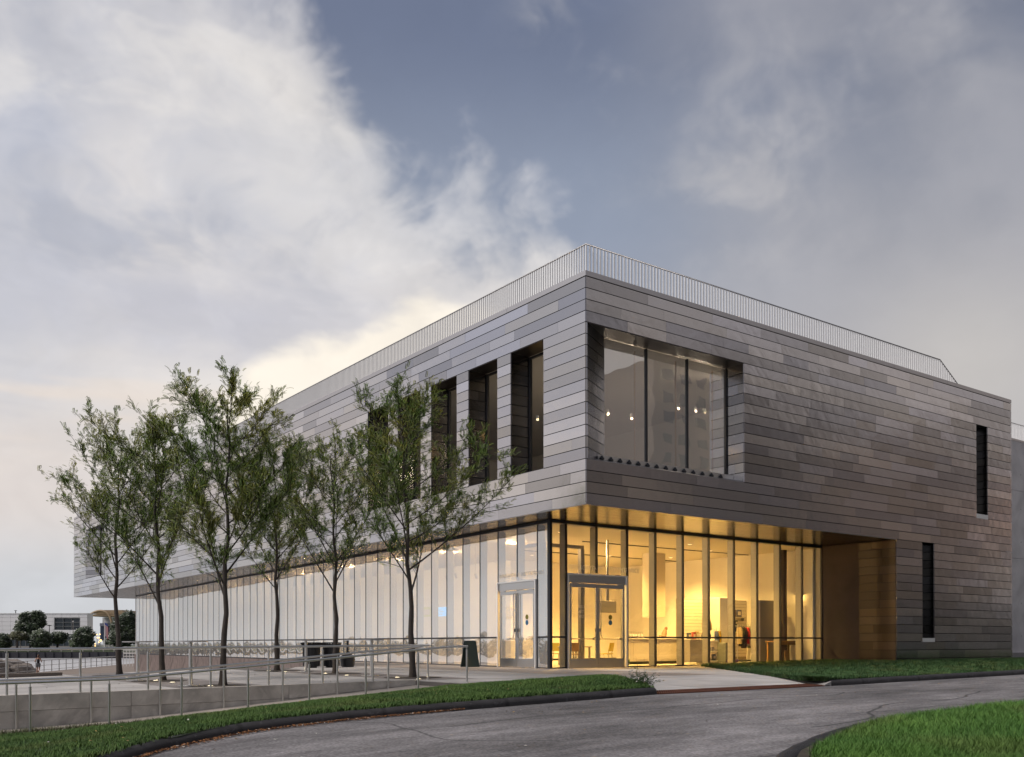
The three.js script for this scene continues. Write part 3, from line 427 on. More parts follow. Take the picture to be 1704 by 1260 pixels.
{ // dark backing walls with the openings left free, coping, roof
  const m = new MB(), h0 = 5.22, h1 = 12.2, t0 = 0.03, t1 = 0.45;
  const left = (z0, z1, y0, y1, d = t1) => m.box(t0, y0, z0, d, y1, z1);
  left(ZL, -0.03, h0, WY0 - 0.02); left(ZL, -0.03, WY1 + 0.03, h1);
  const ed = [-0.03, ...WIN.flatMap((w) => [w[1] + 0.03, w[0] - 0.03]), WFAR[1] + 0.03, WFAR[0] - 0.03 - 0.0, ZL];
  for (let i = 0; i < ed.length; i += 2) left(ed[i + 1], ed[i] - (i === 0 ? 0.5 : 0), WY0 - 0.02, WY1 + 0.03, i && i < 11 ? DEEP + 0.06 : t1);
  const rightW = (x0, x1, y0, y1) => m.box(x0, y0, -t0, x1, y1, -t1);
  rightW(t1, XR, h0, WY0 - 0.02); rightW(t1, XR, WY1 + 0.03, h1); rightW(BIG[1] + 0.03, NAR[0] - 0.02, WY0 - 0.02, WY1 + 0.03); rightW(NAR[1] + 0.03, XR, WY0 - 0.02, WY1 + 0.03);
  // splay core at the corner
  m.hexa([0.03, WY0 - 0.02, -0.03], [0.04, WY0 - 0.02, -0.04], [1.44, WY0 - 0.02, -0.86], [0.03, WY0 - 0.02, -0.86], [0.03, WY1 + 0.03, -0.03], [0.04, WY1 + 0.03, -0.04], [1.44, WY1 + 0.03, -0.86], [0.03, WY1 + 0.03, -0.86]);
  // lower block
  rightW(XC + 0.03, LOW[0], -0.3, YB - 0.02); rightW(LOW[1] + 0.03, XR, -0.3, YB - 0.02); rightW(LOW[0], LOW[1] + 0.03, -0.3, 0.92);
  m.box(XC + 0.03, -0.3, -1.71, XC + 0.4, YB - 0.02, -0.46); m.box(XR - 0.03, -0.3, -0.46, XR, h1, -40); m.box(0.46, h0, ZL + 0.02, 26, h1, ZL + 0.4);
  m.build('wall', M.backing, bld);
  const c = new MB(); // coping in lengths
  for (let z = 0; z > ZL; z -= 4.1) c.box(-0.03, 12.225, Math.max(z - 4.09, ZL), 0.36, YT, z - (z === 0 ? -0.03 : 0)); c.build('coping', M.coping, bld);
  const c2 = new MB(); for (let x = 0.362; x < XR; x += 4.1) c2.box(x, 12.225, -0.36, Math.min(x + 4.09, XR), YT, 0.03); c2.build('coping', M.coping, bld);
  const rf = new MB(); rf.box(0.37, 12.1, -0.37, XR - 0.05, 12.24, ZL + 0.05); rf.build('roof', std([0.2, 0.2, 0.2], 0.9), bld);
  // soffit boards running along the right facade
  const sl = [], r = rng(9);
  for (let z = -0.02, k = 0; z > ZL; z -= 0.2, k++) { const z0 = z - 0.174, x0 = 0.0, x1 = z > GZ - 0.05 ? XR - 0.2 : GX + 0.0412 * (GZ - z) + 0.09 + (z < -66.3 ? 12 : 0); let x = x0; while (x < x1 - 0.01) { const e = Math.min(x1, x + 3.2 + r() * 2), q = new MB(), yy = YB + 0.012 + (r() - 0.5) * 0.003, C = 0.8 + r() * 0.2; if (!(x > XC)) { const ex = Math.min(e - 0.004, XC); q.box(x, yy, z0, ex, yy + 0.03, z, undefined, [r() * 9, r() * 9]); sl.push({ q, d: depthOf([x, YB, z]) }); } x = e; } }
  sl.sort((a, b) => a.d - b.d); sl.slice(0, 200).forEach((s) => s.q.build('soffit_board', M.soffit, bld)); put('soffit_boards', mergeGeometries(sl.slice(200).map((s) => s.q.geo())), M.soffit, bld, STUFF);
  const edge = new MB(); edge.box(0.0, YB - 0.005, -0.018, XC, YB + 0.05, 0.02); edge.box(-0.02, YB - 0.005, ZL, -0.001, YB + 0.05, 0.02); edge.build('drip_edge', M.darkSteel, bld);
  const sb = new MB(); sb.box(0.03, YB + 0.06, -0.03, XR, YB + 0.1, ZL + 0.05); sb.build('floor_slab', M.backing, bld);
  // dark concrete return beside the glass and the block inside
  const dc = new MB(); dc.box(XC, -0.3, GZ - 0.3, XC + 0.35, YB + 0.008, -1.714, undefined, [0, 0]); dc.build('concrete_return', M.darkConc, bld);
}
// upper windows
{
  const pane = (a, b, c, d, mt = M.upperGlass, uo) => { const m = new MB(); m.quad(a, b, c, d, undefined, uo || [a[2] * 1.7 % 9, a[0] % 9]); return m.build('window_pane', mt, bld); };
  for (const [z0, z1] of WIN) {
    pane([DEEP, WY0 + 0.09, z0 + 0.06], [DEEP, WY0 + 0.09, z1 - 0.03], [DEEP, WY1 - 0.05, z1 - 0.03], [DEEP, WY1 - 0.05, z0 + 0.06], M.clearGlass);
    const f = new MB(), x0 = DEEP - 0.04, x1 = DEEP + 0.05; f.box(x0, WY0 + 0.03, z0 + 0.024, x1, WY1 - 0.02, z0 + 0.1); f.box(x0, WY0 + 0.03, z1 - 0.06, x1, WY1 - 0.02, z1 - 0.024); f.box(x0, WY0 + 0.03, z0 + 0.1, x1, WY0 + 0.11, z1 - 0.06); f.box(x0, WY1 - 0.09, z0 + 0.1, x1, WY1 - 0.02, z1 - 0.06); f.build('window_frame', M.black, bld);
    const s = new MB(); s.box(0.0, WY0 - 0.03, z0 + 0.005, DEEP - 0.04, WY0 + 0.02, z1 - 0.005); s.build('window_sill', M.darkSteel, bld);
    const h = new MB(); h.box(0.0, WY1 - 0.004, z0 + 0.003, DEEP - 0.04, WY1 + 0.025, z1 - 0.003); h.build('window_head', M.darkReveal, bld);
  }
  { const [z0, z1] = [WFAR[0] + 1.72, WFAR[1]]; pane([DEEP, WY0 + 0.08, z0], [DEEP, WY0 + 0.08, z1], [DEEP, WY1 - 0.05, z1], [DEEP, WY1 - 0.05, z0]); const f = new MB(); f.box(DEEP - 0.06, WY0 + 0.02, z0 - 0.02, DEEP + 0.04, WY1, z0 + 0.22); f.box(0.0, WY0 - 0.02, WFAR[0], DEEP, WY0 + 0.07, z1); f.box(0.0, WY1 - 0.01, WFAR[0], DEEP, WY1 + 0.02, z1); f.build('window_frame', M.black, bld); }
  const bx = [1.42, 3.337, 5.307, 7.281], y0 = 6.9, y1 = WY1 - 0.03;
  for (let i = 0; i < 3; i++) { pane([bx[i] + 0.02, y0, -DEEP], [bx[i + 1] - 0.02, y0, -DEEP], [bx[i + 1] - 0.02, y1, -DEEP], [bx[i] + 0.02, y1, -DEEP], M.upperGlass, [i * 2.3, 1]); }
  const f = new MB(); for (const x of [3.337, 5.307]) f.box(x - 0.03, y0, -DEEP - 0.06, x + 0.03, y1, -DEEP + 0.05); f.box(bx[0] - 0.02, y0 - 0.07, -DEEP - 0.05, BIG[1] - 0.02, y0, -DEEP + 0.03); f.box(bx[3], y0, -DEEP - 0.06, BIG[1] - 0.025, y1, -DEEP + 0.05); f.box(bx[0] - 0.01, y0, -DEEP - 0.05, bx[0] + 0.015, y1, -DEEP + 0.03); f.build('window_frame', M.black, bld);
  for (const x of [3.337, 5.307, 7.2]) { const q = new MB(); q.box(x - 0.16, y0, -DEEP - 0.42, x - 0.12, y1, -DEEP - 0.38); q.build('lamplit_mullion', std([0.55, 0.34, 0.16], 0.5), bld); }  // warm lamplight on the inner mullion edges is painted into their orange colour
  const hd = new MB(); hd.box(0.04, WY1 - 0.003, -DEEP - 0.02, BIG[1], WY1 + 0.026, 0.0); hd.build('window_head', M.darkReveal, bld);
  const sl = new MB(); sl.hexa([0.06, WY0 - 0.05, 0.01], [BIG[1], WY0 - 0.05, 0.01], [BIG[1], WY0 - 0.05, -DEEP], [1.4, WY0 - 0.05, -DEEP], [0.06, WY0 + 0.01, 0.01], [BIG[1], WY0 + 0.01, 0.01], [BIG[1], y0 - 0.07, -DEEP + 0.03], [1.4, y0 - 0.07, -DEEP + 0.03]); sl.build('window_sill', M.darkSteel, bld);
  { const q = new MB(); q.box(0.9, 6.58, -0.475, BIG[1] - 0.03, 6.875, -0.445); q.build('sill_upstand', M.steel, bld); }
  for (let i = 0; i < 14; i++) { const p = onZ(1000.5 + i * 15.22, 763.6 + i * 2.37, -0.45), m = new MB(), s = 0.1; const q = [[0, -s], [s, 0], [0, s], [-s, 0]]; const o = q.map(([a, b]) => [p[0] + a, p[1] + b, -0.40]), w = q.map(([a, b]) => [p[0] + a * 0.6, p[1] + b * 0.6, -0.37]); for (let k = 0; k < 4; k++) m.quad(o[k], o[(k + 1) % 4], w[(k + 1) % 4], w[k]); m.quad(...w); for (let k = 0; k < 4; k++) m.quad([o[k][0], o[k][1], -0.44], [o[(k + 1) % 4][0], o[(k + 1) % 4][1], -0.44], o[(k + 1) % 4], o[k]); m.build('reflected_diamond', M.black, bld); }  // solid black diamonds stand in for a reflection along the sill
  // two narrow windows
  pane([NAR[0], 6.75, -0.34], [NAR[1] - 0.03, 6.75, -0.34], [NAR[1] - 0.03, WY1, -0.34], [NAR[0], WY1, -0.34], M.clearGlass);
  pane([LOW[0], 1.1, -0.34], [LOW[1] - 0.03, 1.1, -0.34], [LOW[1] - 0.03, YB - 0.03, -0.34], [LOW[0], YB - 0.03, -0.34], M.clearGlass);
  const s2 = new MB(); s2.box(NAR[0], WY0 - 0.02, -0.4, NAR[1], 6.745, 0.03); s2.box(LOW[0], 0.925, -0.4, LOW[1], 1.09, 0.035); s2.build('window_sill', M.white, bld);
  const bk = new MB(); bk.box(NAR[0] - 0.4, WY0 - 0.3, -1.6, NAR[1] + 0.6, WY1 + 0.2, -1.65); bk.box(LOW[0] - 0.5, 0.4, -1.6, LOW[1] + 0.8, YB, -1.65); bk.build('dark_room_backing', M.backing, bld);  // near-black sheets put in for the darkness of the rooms behind
}
// glazed lower storey
const SL = 0.0412, xg = (z) => GX + SL * Math.max(0, GZ - z), ZE = -66.4;          // the long glass wall draws back from the facade line
const TM = new THREE.Matrix4().makeTranslation(GX, 0, GZ).multiply(new THREE.Matrix4().makeRotationY(-Math.atan(SL))).multiply(new THREE.Matrix4().makeTranslation(-GX, 0, -GZ));
const tilted = (m) => { const g = m.geo ? m.geo() : m; g.applyMatrix4(TM); return g; };
const leftM = [GZ, -4.345, -5.61, -6.89]; for (let z = -8.17; z > ZE - 0.1; z -= 1.283) leftM.push(z);
const rightM = [GX, 2.161, 3.584, 5.092, 6.551, 8.04, 9.513, 11.013, 12.466, 13.957, 15.438, XC - 0.02];
const GTOP = YB + 0.004, MID = 1.1;
{
  let pid = 0; const pane = (a, b, c, d, mt = M.glass) => { const m = new MB(); m.quad(a, b, c, d, undefined, [(pid * 1.37) % 7, (pid++ * 2.11) % 7]); m.build('glass_pane', mt, bld); };
  const pane2 = (x, y0, y1, z0, z1) => { const m = new MB(), uo = [(pid * 1.37) % 7, (pid++ * 2.11) % 7]; for (const d of [0]) m.quad([x + d, y0, z0], [x + d, y0, z1], [x + d, y1, z1], [x + d, y1, z0], undefined, uo); put('glass_pane', tilted(m), M.glass, bld); };
  leftM.forEach((z, k) => {
    const door = k === 2, y0 = door ? 3.3 : -0.02, m = new MB(); m.box(GX - 0.008, y0, z - 0.024, GX + 0.03, GTOP - 0.07, z + 0.024); put('mullion', tilted(m), M.black, bld);
    if (k) { const f = new MB(); f.box(GX + 0.032, y0, z - 0.035, GX + 0.31, GTOP - 0.07, z + 0.035); put('fin', tilted(f), M.fin, bld); }
    const z1 = leftM[k + 1]; if (z1 === undefined) return; const bot = k === 1 || k === 2 ? 3.16 : 0.03;
    if (bot < 1) pane2(GX, bot, MID, z1, z); pane2(GX, Math.max(bot, MID), GTOP - 0.02, z1, z);
  });
  rightM.forEach((x, k) => {
    const door = k === 2, y0 = door ? 3.4 : -0.02, m = new MB(); m.box(x - 0.026, y0, GZ - 0.03, x + 0.026, GTOP - 0.07, GZ + 0.045); if (k === 0) m.box(GX - 0.06, -0.02, GZ - 0.08, GX + 0.05, GTOP - 0.001, GZ + 0.06); m.build('mullion', M.black, bld);
    if (k) { const f = new MB(); f.box(x - 0.035, y0, GZ - 0.31, x + 0.035, GTOP - 0.07, GZ - 0.032); f.build('fin', M.fin, bld); }
    const x1 = rightM[k + 1]; if (x1 === undefined) return; const bot = k === 1 || k === 2 ? 3.36 : 0.03;
    if (bot < 1) pane([x, bot, GZ], [x1, bot, GZ], [x1, MID, GZ], [x, MID, GZ], M.clearGlass); pane([x, Math.max(bot, MID), GZ], [x1, Math.max(bot, MID), GZ], [x1, GTOP - 0.02, GZ], [x, GTOP - 0.02, GZ], M.clearGlass);
  });
  const LE = leftM[leftM.length - 1], railL = (y0, y1, dOut, name) => { const m = new MB(); for (const [p, q] of [[LE, -6.915], [-4.32, GZ - 0.06]]) m.box(GX - dOut, y0, p, GX + 0.02, y1, q); put(name, tilted(m), M.black, bld); const n = new MB(); for (const [p, q] of [[GX + 0.05, 2.135], [5.118, XC - 0.05]]) n.box(p, y0, GZ - 0.02, q, y1, GZ + dOut); n.build(name, M.black, bld); };
  railL(MID - 0.03, MID + 0.03, 0.025, 'middle_rail'); railL(-0.03, 0.04, 0.02, 'bottom_rail');
  let top = new MB(); top.box(GX - 0.03, GTOP - 0.072, LE, GX + 0.04, GTOP + 0.004, GZ - 0.081); put('head_rail', tilted(top), M.black, bld); top = new MB(); top.box(GX + 0.051, GTOP - 0.072, GZ - 0.04, XC - 0.02, GTOP + 0.004, GZ + 0.05); top.build('head_rail', M.black, bld);
  const plM = std([0.27, 0.215, 0.205], 0.85, 0, { map: wallT }); for (let z = -24.1; z > LE + 0.4; z -= 0.84) { const pl = new MB(); pl.box(GX - 0.09 - 0.012 * (Math.round(-z * 7) % 2), -1.9, z - 0.832, GX + 0.3, -0.032, z); put('plinth_panel', tilted(pl), plM, bld); }
  { const X0 = xg(LE), c = new MB(); c.box(X0 + 0.05, -1.9, LE - 0.35, 16.7, GTOP, LE - 0.1); c.build('end_wall', M.plaster, bld); }
}
// doors
const font = await new FontLoader().loadAsync('fonts/droid/droid_sans_regular.typeface.json');
const lettering = (s, size, m4, mt, parent) => { const g = new THREE.ShapeGeometry(font.generateShapes(s, size), 4); g.applyMatrix4(m4); put('lettering', g, mt, parent); return g; };
const M4 = (p, u, v) => { const n = cross(u, v); return new THREE.Matrix4().set(u[0], v[0], n[0], p[0], u[1], v[1], n[1], p[1], u[2], v[2], n[2], p[2], 0, 0, 0, 1); };
const letterM = std([0.62, 0.6, 0.56], 0.6), letterDim = std([0.55, 0.52, 0.48], 0.6);
function doorSet(o, u, n, w, H, leftSide) { // o: foot of the frame, u along the facade, n outwards
  const P = (a, y, d) => add(add(o, mul(u, a)), add([0, y, 0], mul(n, d))), bx = (m, a0, a1, y0, y1, d0, d1) => m.hexa(P(a0, y0, d1), P(a1, y0, d1), P(a1, y0, d0), P(a0, y0, d0), P(a0, y1, d1), P(a1, y1, d1), P(a1, y1, d0), P(a0, y1, d0));
  const fr = new MB(); bx(fr, 0.03, 0.085, 0, H, -0.06, 0.075); bx(fr, w - 0.085, w - 0.03, 0, H, -0.06, 0.075); bx(fr, 0.085, w - 0.085, H - 0.055, H, -0.06, 0.075); fr.build('door_frame', M.brightSteel, bld);
  const hp = new MB(); bx(hp, 0.09, w - 0.09, H - 0.33, H - 0.06, -0.05, 0.03); for (const s of [0.24, w - 0.5]) bx(hp, s, s + 0.3, H - 0.38, H - 0.335, 0.0, 0.05); hp.build('door_header', M.steel, bld);
  const c = w / 2, top = H - 0.35, ylo = 0.33;
  for (const s of [0, 1]) {
    const a0 = s ? c + 0.006 : 0.15, a1 = s ? w - 0.15 : c - 0.006, lf = new MB();
    const sw_ = 0.085; bx(lf, a0, a0 + sw_, 0.02, top, -0.02, 0.025); bx(lf, a1 - sw_, a1, 0.02, top, -0.02, 0.025); bx(lf, a0 + sw_, a1 - sw_, top - 0.14, top, -0.02, 0.025); bx(lf, a0 + sw_, a1 - sw_, 0.02, ylo, -0.02, 0.025);
    const leaf = lf.build('door_leaf', M.steel, bld);
    const g = new MB(); g.quad(P(a0 + sw_, ylo, 0), P(a1 - sw_, ylo, 0), P(a1 - sw_, top - 0.14, 0), P(a0 + sw_, top - 0.14, 0), undefined, [s * 3, 2]); g.build('glass_pane', leftSide ? M.glass : M.clearGlass, leaf);
    const h = new MB(), hx = s ? a0 + 0.10 : a1 - 0.10; h.tube([P(hx, top - 0.1, 0.025), P(hx, top - 0.12, 0.075), P(hx, 1.2, 0.075), P(hx + (s ? 0.05 : -0.05), 1.1, 0.075), P(hx + (s ? 0.1 : -0.1), 1.075, 0.03)], 0.016, 8); bx(h, hx - 0.035, hx + 0.035, 1.3, 1.42, 0.02, 0.06); h.build('handle', M.darkSteel, leaf);
    const pb = new MB(); pb.tube([P(a0 + 0.12, 1.04, -0.08), P(a1 - 0.12, 1.04, -0.08)], 0.018, 8); bx(pb, a0 + 0.1, a0 + 0.14, 1.0, 1.08, -0.1, -0.02); bx(pb, a1 - 0.14, a1 - 0.1, 1.0, 1.08, -0.1, -0.02); pb.build('push_bar', M.darkSteel, leaf);
    if (s) [[1.83, [0.16, 0.15, 0.02]], [1.63, [0.03, 0.13, 0.26]]].forEach(([y, cc]) => { const m = new MB(), q = P(a0 + 0.62, y, 0.006); const gg = new THREE.CircleGeometry(0.092, 24); gg.applyMatrix4(M4(q, u, [0, 1, 0])); put('sticker', gg, std(cc, 0.5), leaf); });
    if (!s) ['MILWAUKEE', 'ART', 'MUSEUM'].forEach((t, k) => lettering(t, 0.105, M4(P(a0 + 0.42, 2.14 - k * 0.175, 0.006), u, [0, 1, 0]), letterM, leaf));
  }
  const th = new MB(); bx(th, 0.06, w - 0.06, -0.02, 0.015, -0.1, 0.07); th.build('threshold', M.darkSteel, bld);
}
doorSet([2.161, 0, GZ], [1, 0, 0], [0, 0, 1], 2.931, 3.36, false);
{ const u = nrm([-SL, 0, 1]); doorSet([xg(-6.89), 0, -6.89], u, [-u[2], 0, u[0]], 2.545, 3.16, true); }
lettering('BAUMGARTNER   EAST ENTRANCE', 0.165, M4([2.26, 3.5, GZ + 0.012], [0.995, 0, 0], [0, 1, 0]), letterM, bld);
lettering('BAUMGARTNER   EAST ENTRANCE', 0.135, M4([xg(-6.8) - 0.014, 3.32, -6.8], nrm([-SL, 0, 1]), [0, 1, 0]), letterDim, bld);

// ------------------------------------------------------------------ roof railing
{
  const t = thing('roof_railing', 'steel roof railing of close upright bars along both edges of the parapet', 'railing', [0, YT, 0]), H = 0.915, D = 0.17, bars = [];
  const bar = (x, z, h) => { const m = new MB(); m.box(x - 0.02, -0.06, z - 0.016, x + 0.02, h - 0.02, z + 0.016); bars.push({ m, d: Math.hypot(x - EYE[0], z - EYE[2]) }); };
  const bar2 = (x, z, h) => { const m = new MB(); m.box(x - 0.02, -0.06, z - 0.02, x + 0.02, h - 0.02, z + 0.02); bars.push({ m, d: Math.hypot(x - EYE[0], z - EYE[2]) }); };
  const XE = 20.6, XS = 22.15; for (let x = D; x < XS; x += 0.147) bar2(x, -D, x < XE ? H : H * (XS - x) / (XS - XE) + 0.02);
  for (let z = -D - 0.12; z > ZL + 0.3; z -= 0.12) bar(D, z, H);
  bars.sort((a, b) => a.d - b.d); bars.slice(0, 300).forEach((b) => b.m.build('bar', M.brightSteel, t)); put('bars', mergeGeometries(bars.slice(300).map((b) => b.m.geo())), M.brightSteel, t, STUFF);
  const r = new MB(); r.tube([[D, H, ZL + 0.3], [D, H, -D], [XE, H, -D], [XS, 0.03, -D]], 0.026, 8); r.build('top_rail', M.darkSteel, t);
  const b2 = new MB(); b2.tube([[XE - 0.9, H - 0.25, -1.3], [XE - 0.2, H - 0.25, -1.3], [XS + 0.1, 0.0, -1.3]], 0.02, 8); for (let k = 0; k < 5; k++) b2.tube([[XE - 0.8 + k * 0.4, 0, -1.3], [XE - 0.8 + k * 0.4, Math.max(0.05, H - 0.25 - Math.max(0, k - 1.4) * 0.2), -1.3]], 0.015, 6); b2.build('stair_handrail', M.darkSteel, t);
}

// ------------------------------------------------------------------ inside, lower storey
const CEIL = 5.07;
{
  const slabIn = (y0, y1, d) => { const m = new MB(), A = [GX + d, GZ - d], B = [16.7, GZ - d], C = [16.7, ZE], D = [xg(ZE) + d, ZE], L = (p, y) => [p[0], y, p[1]]; m.hexa(L(A, y0), L(B, y0), L(C, y0), L(D, y0), L(A, y1), L(B, y1), L(C, y1), L(D, y1)); return m; };
  const fl = slabIn(-0.06, -0.004, 0.33); fl.build('interior_floor', M.inFloor, bld);
  const ce = slabIn(CEIL, CEIL + 0.05, 0.06); ce.build('interior_ceiling', M.ceiling, bld);
  const iw = new MB(); iw.box(16.66, 0, GZ - 0.33, 16.8, CEIL, -16.2); iw.box(9.0, 0, -16.2, 16.66, CEIL, -16.4); iw.box(9.0, 0, -16.4, 9.2, CEIL, ZE); iw.build('interior_wall', M.plaster, bld);
  const bs = new MB(); bs.box(16.64, 0.0, GZ - 0.4, 16.658, 0.1, -16.2); bs.box(9.0, 0, -16.198, 16.64, 0.1, -16.18); bs.build('skirting', M.black, bld);
  const dk = new MB(); dk.box(12.0, 2.1, -9.4, 13.0, CEIL, -9.9); dk.build('bulkhead', M.cream, bld);
  // inner vestibule: posts and a beam
  const v = new MB(); for (const [x, z] of [[3.15, -5.9], [5.1, -6.2], [2.9, -7.3]]) v.box(x - 0.09, 0, z - 0.09, x + 0.09, CEIL - 0.5, z + 0.09); v.box(3.06, CEIL - 0.5, -6.3, 5.2, CEIL - 0.36, -6.15); v.box(3.06, CEIL - 0.5, -7.4, 3.2, CEIL - 0.36, -5.8); v.build('vestibule_frame', M.darkSteel, bld);
  for (const z of [-7.4, -11.8]) { const tk = new MB(); tk.box(6.2, CEIL - 0.035, z - 0.03, 16.5, CEIL - 0.001, z + 0.03); tk.build('light_track', M.black, bld); }
  const col_ = new MB(); col_.tube([[16.0, 0, -5.0], [16.0, CEIL, -5.0]], 0.16, 16); col_.build('column', M.darkConc, bld);
}
const WARM = new THREE.Color().setRGB(1, 0.59, 0.145);
const ORD = ['leftmost', 'second', 'third', 'fourth', 'fifth', 'sixth', 'seventh', 'eighth', 'ninth', 'tenth', 'eleventh', 'twelfth', 'thirteenth', 'fourteenth'];
const nth = (i, n) => i === 0 ? 'leftmost' : i === n - 1 ? 'rightmost' : ORD[i] + ' from the left';
const lampAt = (x, z, I, label) => {
  const t = thing('downlight', label, 'ceiling light', [x, CEIL, z], 'warm downlights in the lower storey ceiling');
  const r = new MB(); r.tube([[0, -0.028, 0], [0, 0.02, 0]], 0.115, 16); r.build('ring', M.white, t);
  const d = new MB(); d.tube([[0, -0.034, 0], [0, -0.029, 0]], 0.085, 16); d.build('lens', M.warmGlow, t);
  const wing = z < -14 || (x < 5 && z < -9), l = wing ? new THREE.PointLight(new THREE.Color().setRGB(1, 0.66, 0.3), I * 1.9, 0, 2) : new THREE.SpotLight(WARM, I * 10.5, 0, 1.2, 0.75, 2); l.position.set(x, CEIL - 0.08, z); if (l.target) l.target.position.set(x, 0, z); l.castShadow = true; l.shadow.radius = 6; l.name = 'downlight_lamp'; scene.add(l); if (l.target) scene.add(l.target);
};
const LAMPS = [[3.4, -5.4, 16], [7.6, -6.4, 20], [10.6, -5.6, 20], [13.4, -7.0, 20], [14.4, -10.4, 26], [11.4, -11.5, 28], [8.2, -13.4, 28], [4.3, -9.6, 34], [4.2, -14.5, 30], [4.2, -19.5, 30], [4.3, -24.5, 26], [4.4, -30.5, 24], [4.6, -37, 20], [4.8, -44, 16], [5, -52, 14], [5.2, -61, 12]].sort((a, b) => toPx([a[0], CEIL, a[1]])[0] - toPx([b[0], CEIL, b[1]])[0]);
LAMPS.forEach(([x, z, I], i) => lampAt(x, z, I, `round recessed downlight in the lower storey ceiling, ${nth(i, LAMPS.length)} of the row`));
// track spots seen through the left glass
[[742, 962], [757, 958], [791, 959]].forEach(([px, py], i) => { const p = onX(px, py, 3.6), t = thing('track_spot', `unlit track spotlight under the ceiling behind the left glass, ${nth(i, 3)} of three`, 'spotlight', p, 'track spotlights behind the left glass'); const m = new MB(); m.tube([[0, 0.1, 0], [0.06, -0.12, 0.03]], 0.055, 10); m.build('lamp_body', M.darkSteel, t); const s = new MB(); s.tube([[0, 0.08, 0], [0, CEIL - p[1], 0]], 0.012, 6); s.build('stem', M.darkSteel, t); });
// two bright wall screens
[[704, 717, 1010, 1027, 'yellow green framed poster lit on the wall behind the left glass', [0.55, 0.62, 0.18]], [729, 743, 1010, 1026, 'bright blue screen on the wall behind the left glass, right of the yellow green poster', [0.12, 0.4, 0.8]]].forEach(([a, b, y0, y1, label, c], k) => {
  const A = onX(a, y1, 8.95), B = onX(b, y0, 8.95), t = thing('wall_screen', label, k ? 'screen' : 'poster', [8.965, A[1], (A[2] + B[2]) / 2]), w = Math.abs(A[2] - B[2]) / 2, h = B[1] - A[1];
  const f = new MB(); f.box(-0.03, 0, -w, 0.03, h, w); f.build('frame', std(c, 0.5, 0, k ? { emissive: col(c), emissiveIntensity: 2.2 } : {}), t);
  const p = new MB(); if (k) { for (let i = 0; i < 4; i++) p.box(-0.034, h * (0.18 + 0.16 * i), -w * 0.7, -0.031, h * (0.23 + 0.16 * i), w * (0.1 + 0.15 * (i % 3))); } else p.box(-0.034, h * 0.2, -w * 0.75, -0.031, h * 0.75, w * 0.75); p.build('print', k ? M.white : M.cream, t);
});
{ // reception counter
  const t = thing('reception_counter', 'long cream reception counter right of the entrance doors behind the glass', 'counter', [9.8, 0, -7.2]); let m = new MB(); m.bbox(-1.6, 0.12, -0.35, 1.5, 1.06, 0.35, 0.012); m.build('body', M.cream, t); m = new MB(); m.bbox(-1.66, 1.062, -0.42, 1.56, 1.1, 0.42, 0.01); m.build('counter_top', M.white, t); m = new MB(); m.box(-1.55, 0, -0.3, 1.45, 0.118, 0.3); m.build('toe_kick', M.black, t);
  for (let i = 0; i < 2; i++) { m = new MB(); m.box(-1.3 + i * 1.5, 0.2, 0.352, 0.1 + i * 1.3, 0.98, 0.365); m.build('panel', M.cream, t); }
  const s = thing('display_stand', 'small tilted wire literature stand with leaflets on the reception counter', 'stand', [8.9, 1.1, -7.1]); m = new MB(); for (let i = 0; i < 9; i++) m.tube([[-0.4 + i * 0.1, 0, 0], [-0.4 + i * 0.1, 0.26, -0.05]], 0.008, 5); m.tube([[-0.42, 0.26, -0.05], [0.42, 0.26, -0.05]], 0.01, 5); m.build('wire_rack', M.darkSteel, s); m = new MB(); for (let i = 0; i < 5; i++) m.box(-0.38 + i * 0.16, 0.02, 0.02, -0.26 + i * 0.16, 0.17, 0.03); m.build('leaflets', M.white, s);
  const f = thing('table_figure', 'small seated wooden figurine at the right end of the reception counter', 'figurine', [10.55, 1.1, -7.1]); m = new MB(); m.tube([[0, 0.05, 0], [0.04, 0.2, 0], [0.1, 0.36, 0]], [0.11, 0.12, 0.07], 10); m.build('torso', std([0.3, 0.2, 0.12], 0.6), f); m = new MB(); m.tube([[0.12, 0.36, 0], [0.15, 0.42, 0], [0.17, 0.49, 0]], [0.05, 0.075, 0.03], 10); m.build('head', std([0.22, 0.1, 0.06], 0.6), f); m = new MB(); m.tube([[0, 0.08, 0.05], [-0.2, 0.12, 0.08], [-0.36, 0.1, 0.1]], [0.045, 0.035, 0.03], 8); m.tube([[0.02, 0.06, -0.05], [0.1, 0.02, -0.05], [0.16, 0.0, -0.05]], [0.04, 0.03, 0.03], 8); m.build('legs', std([0.3, 0.2, 0.12], 0.6), f);
}
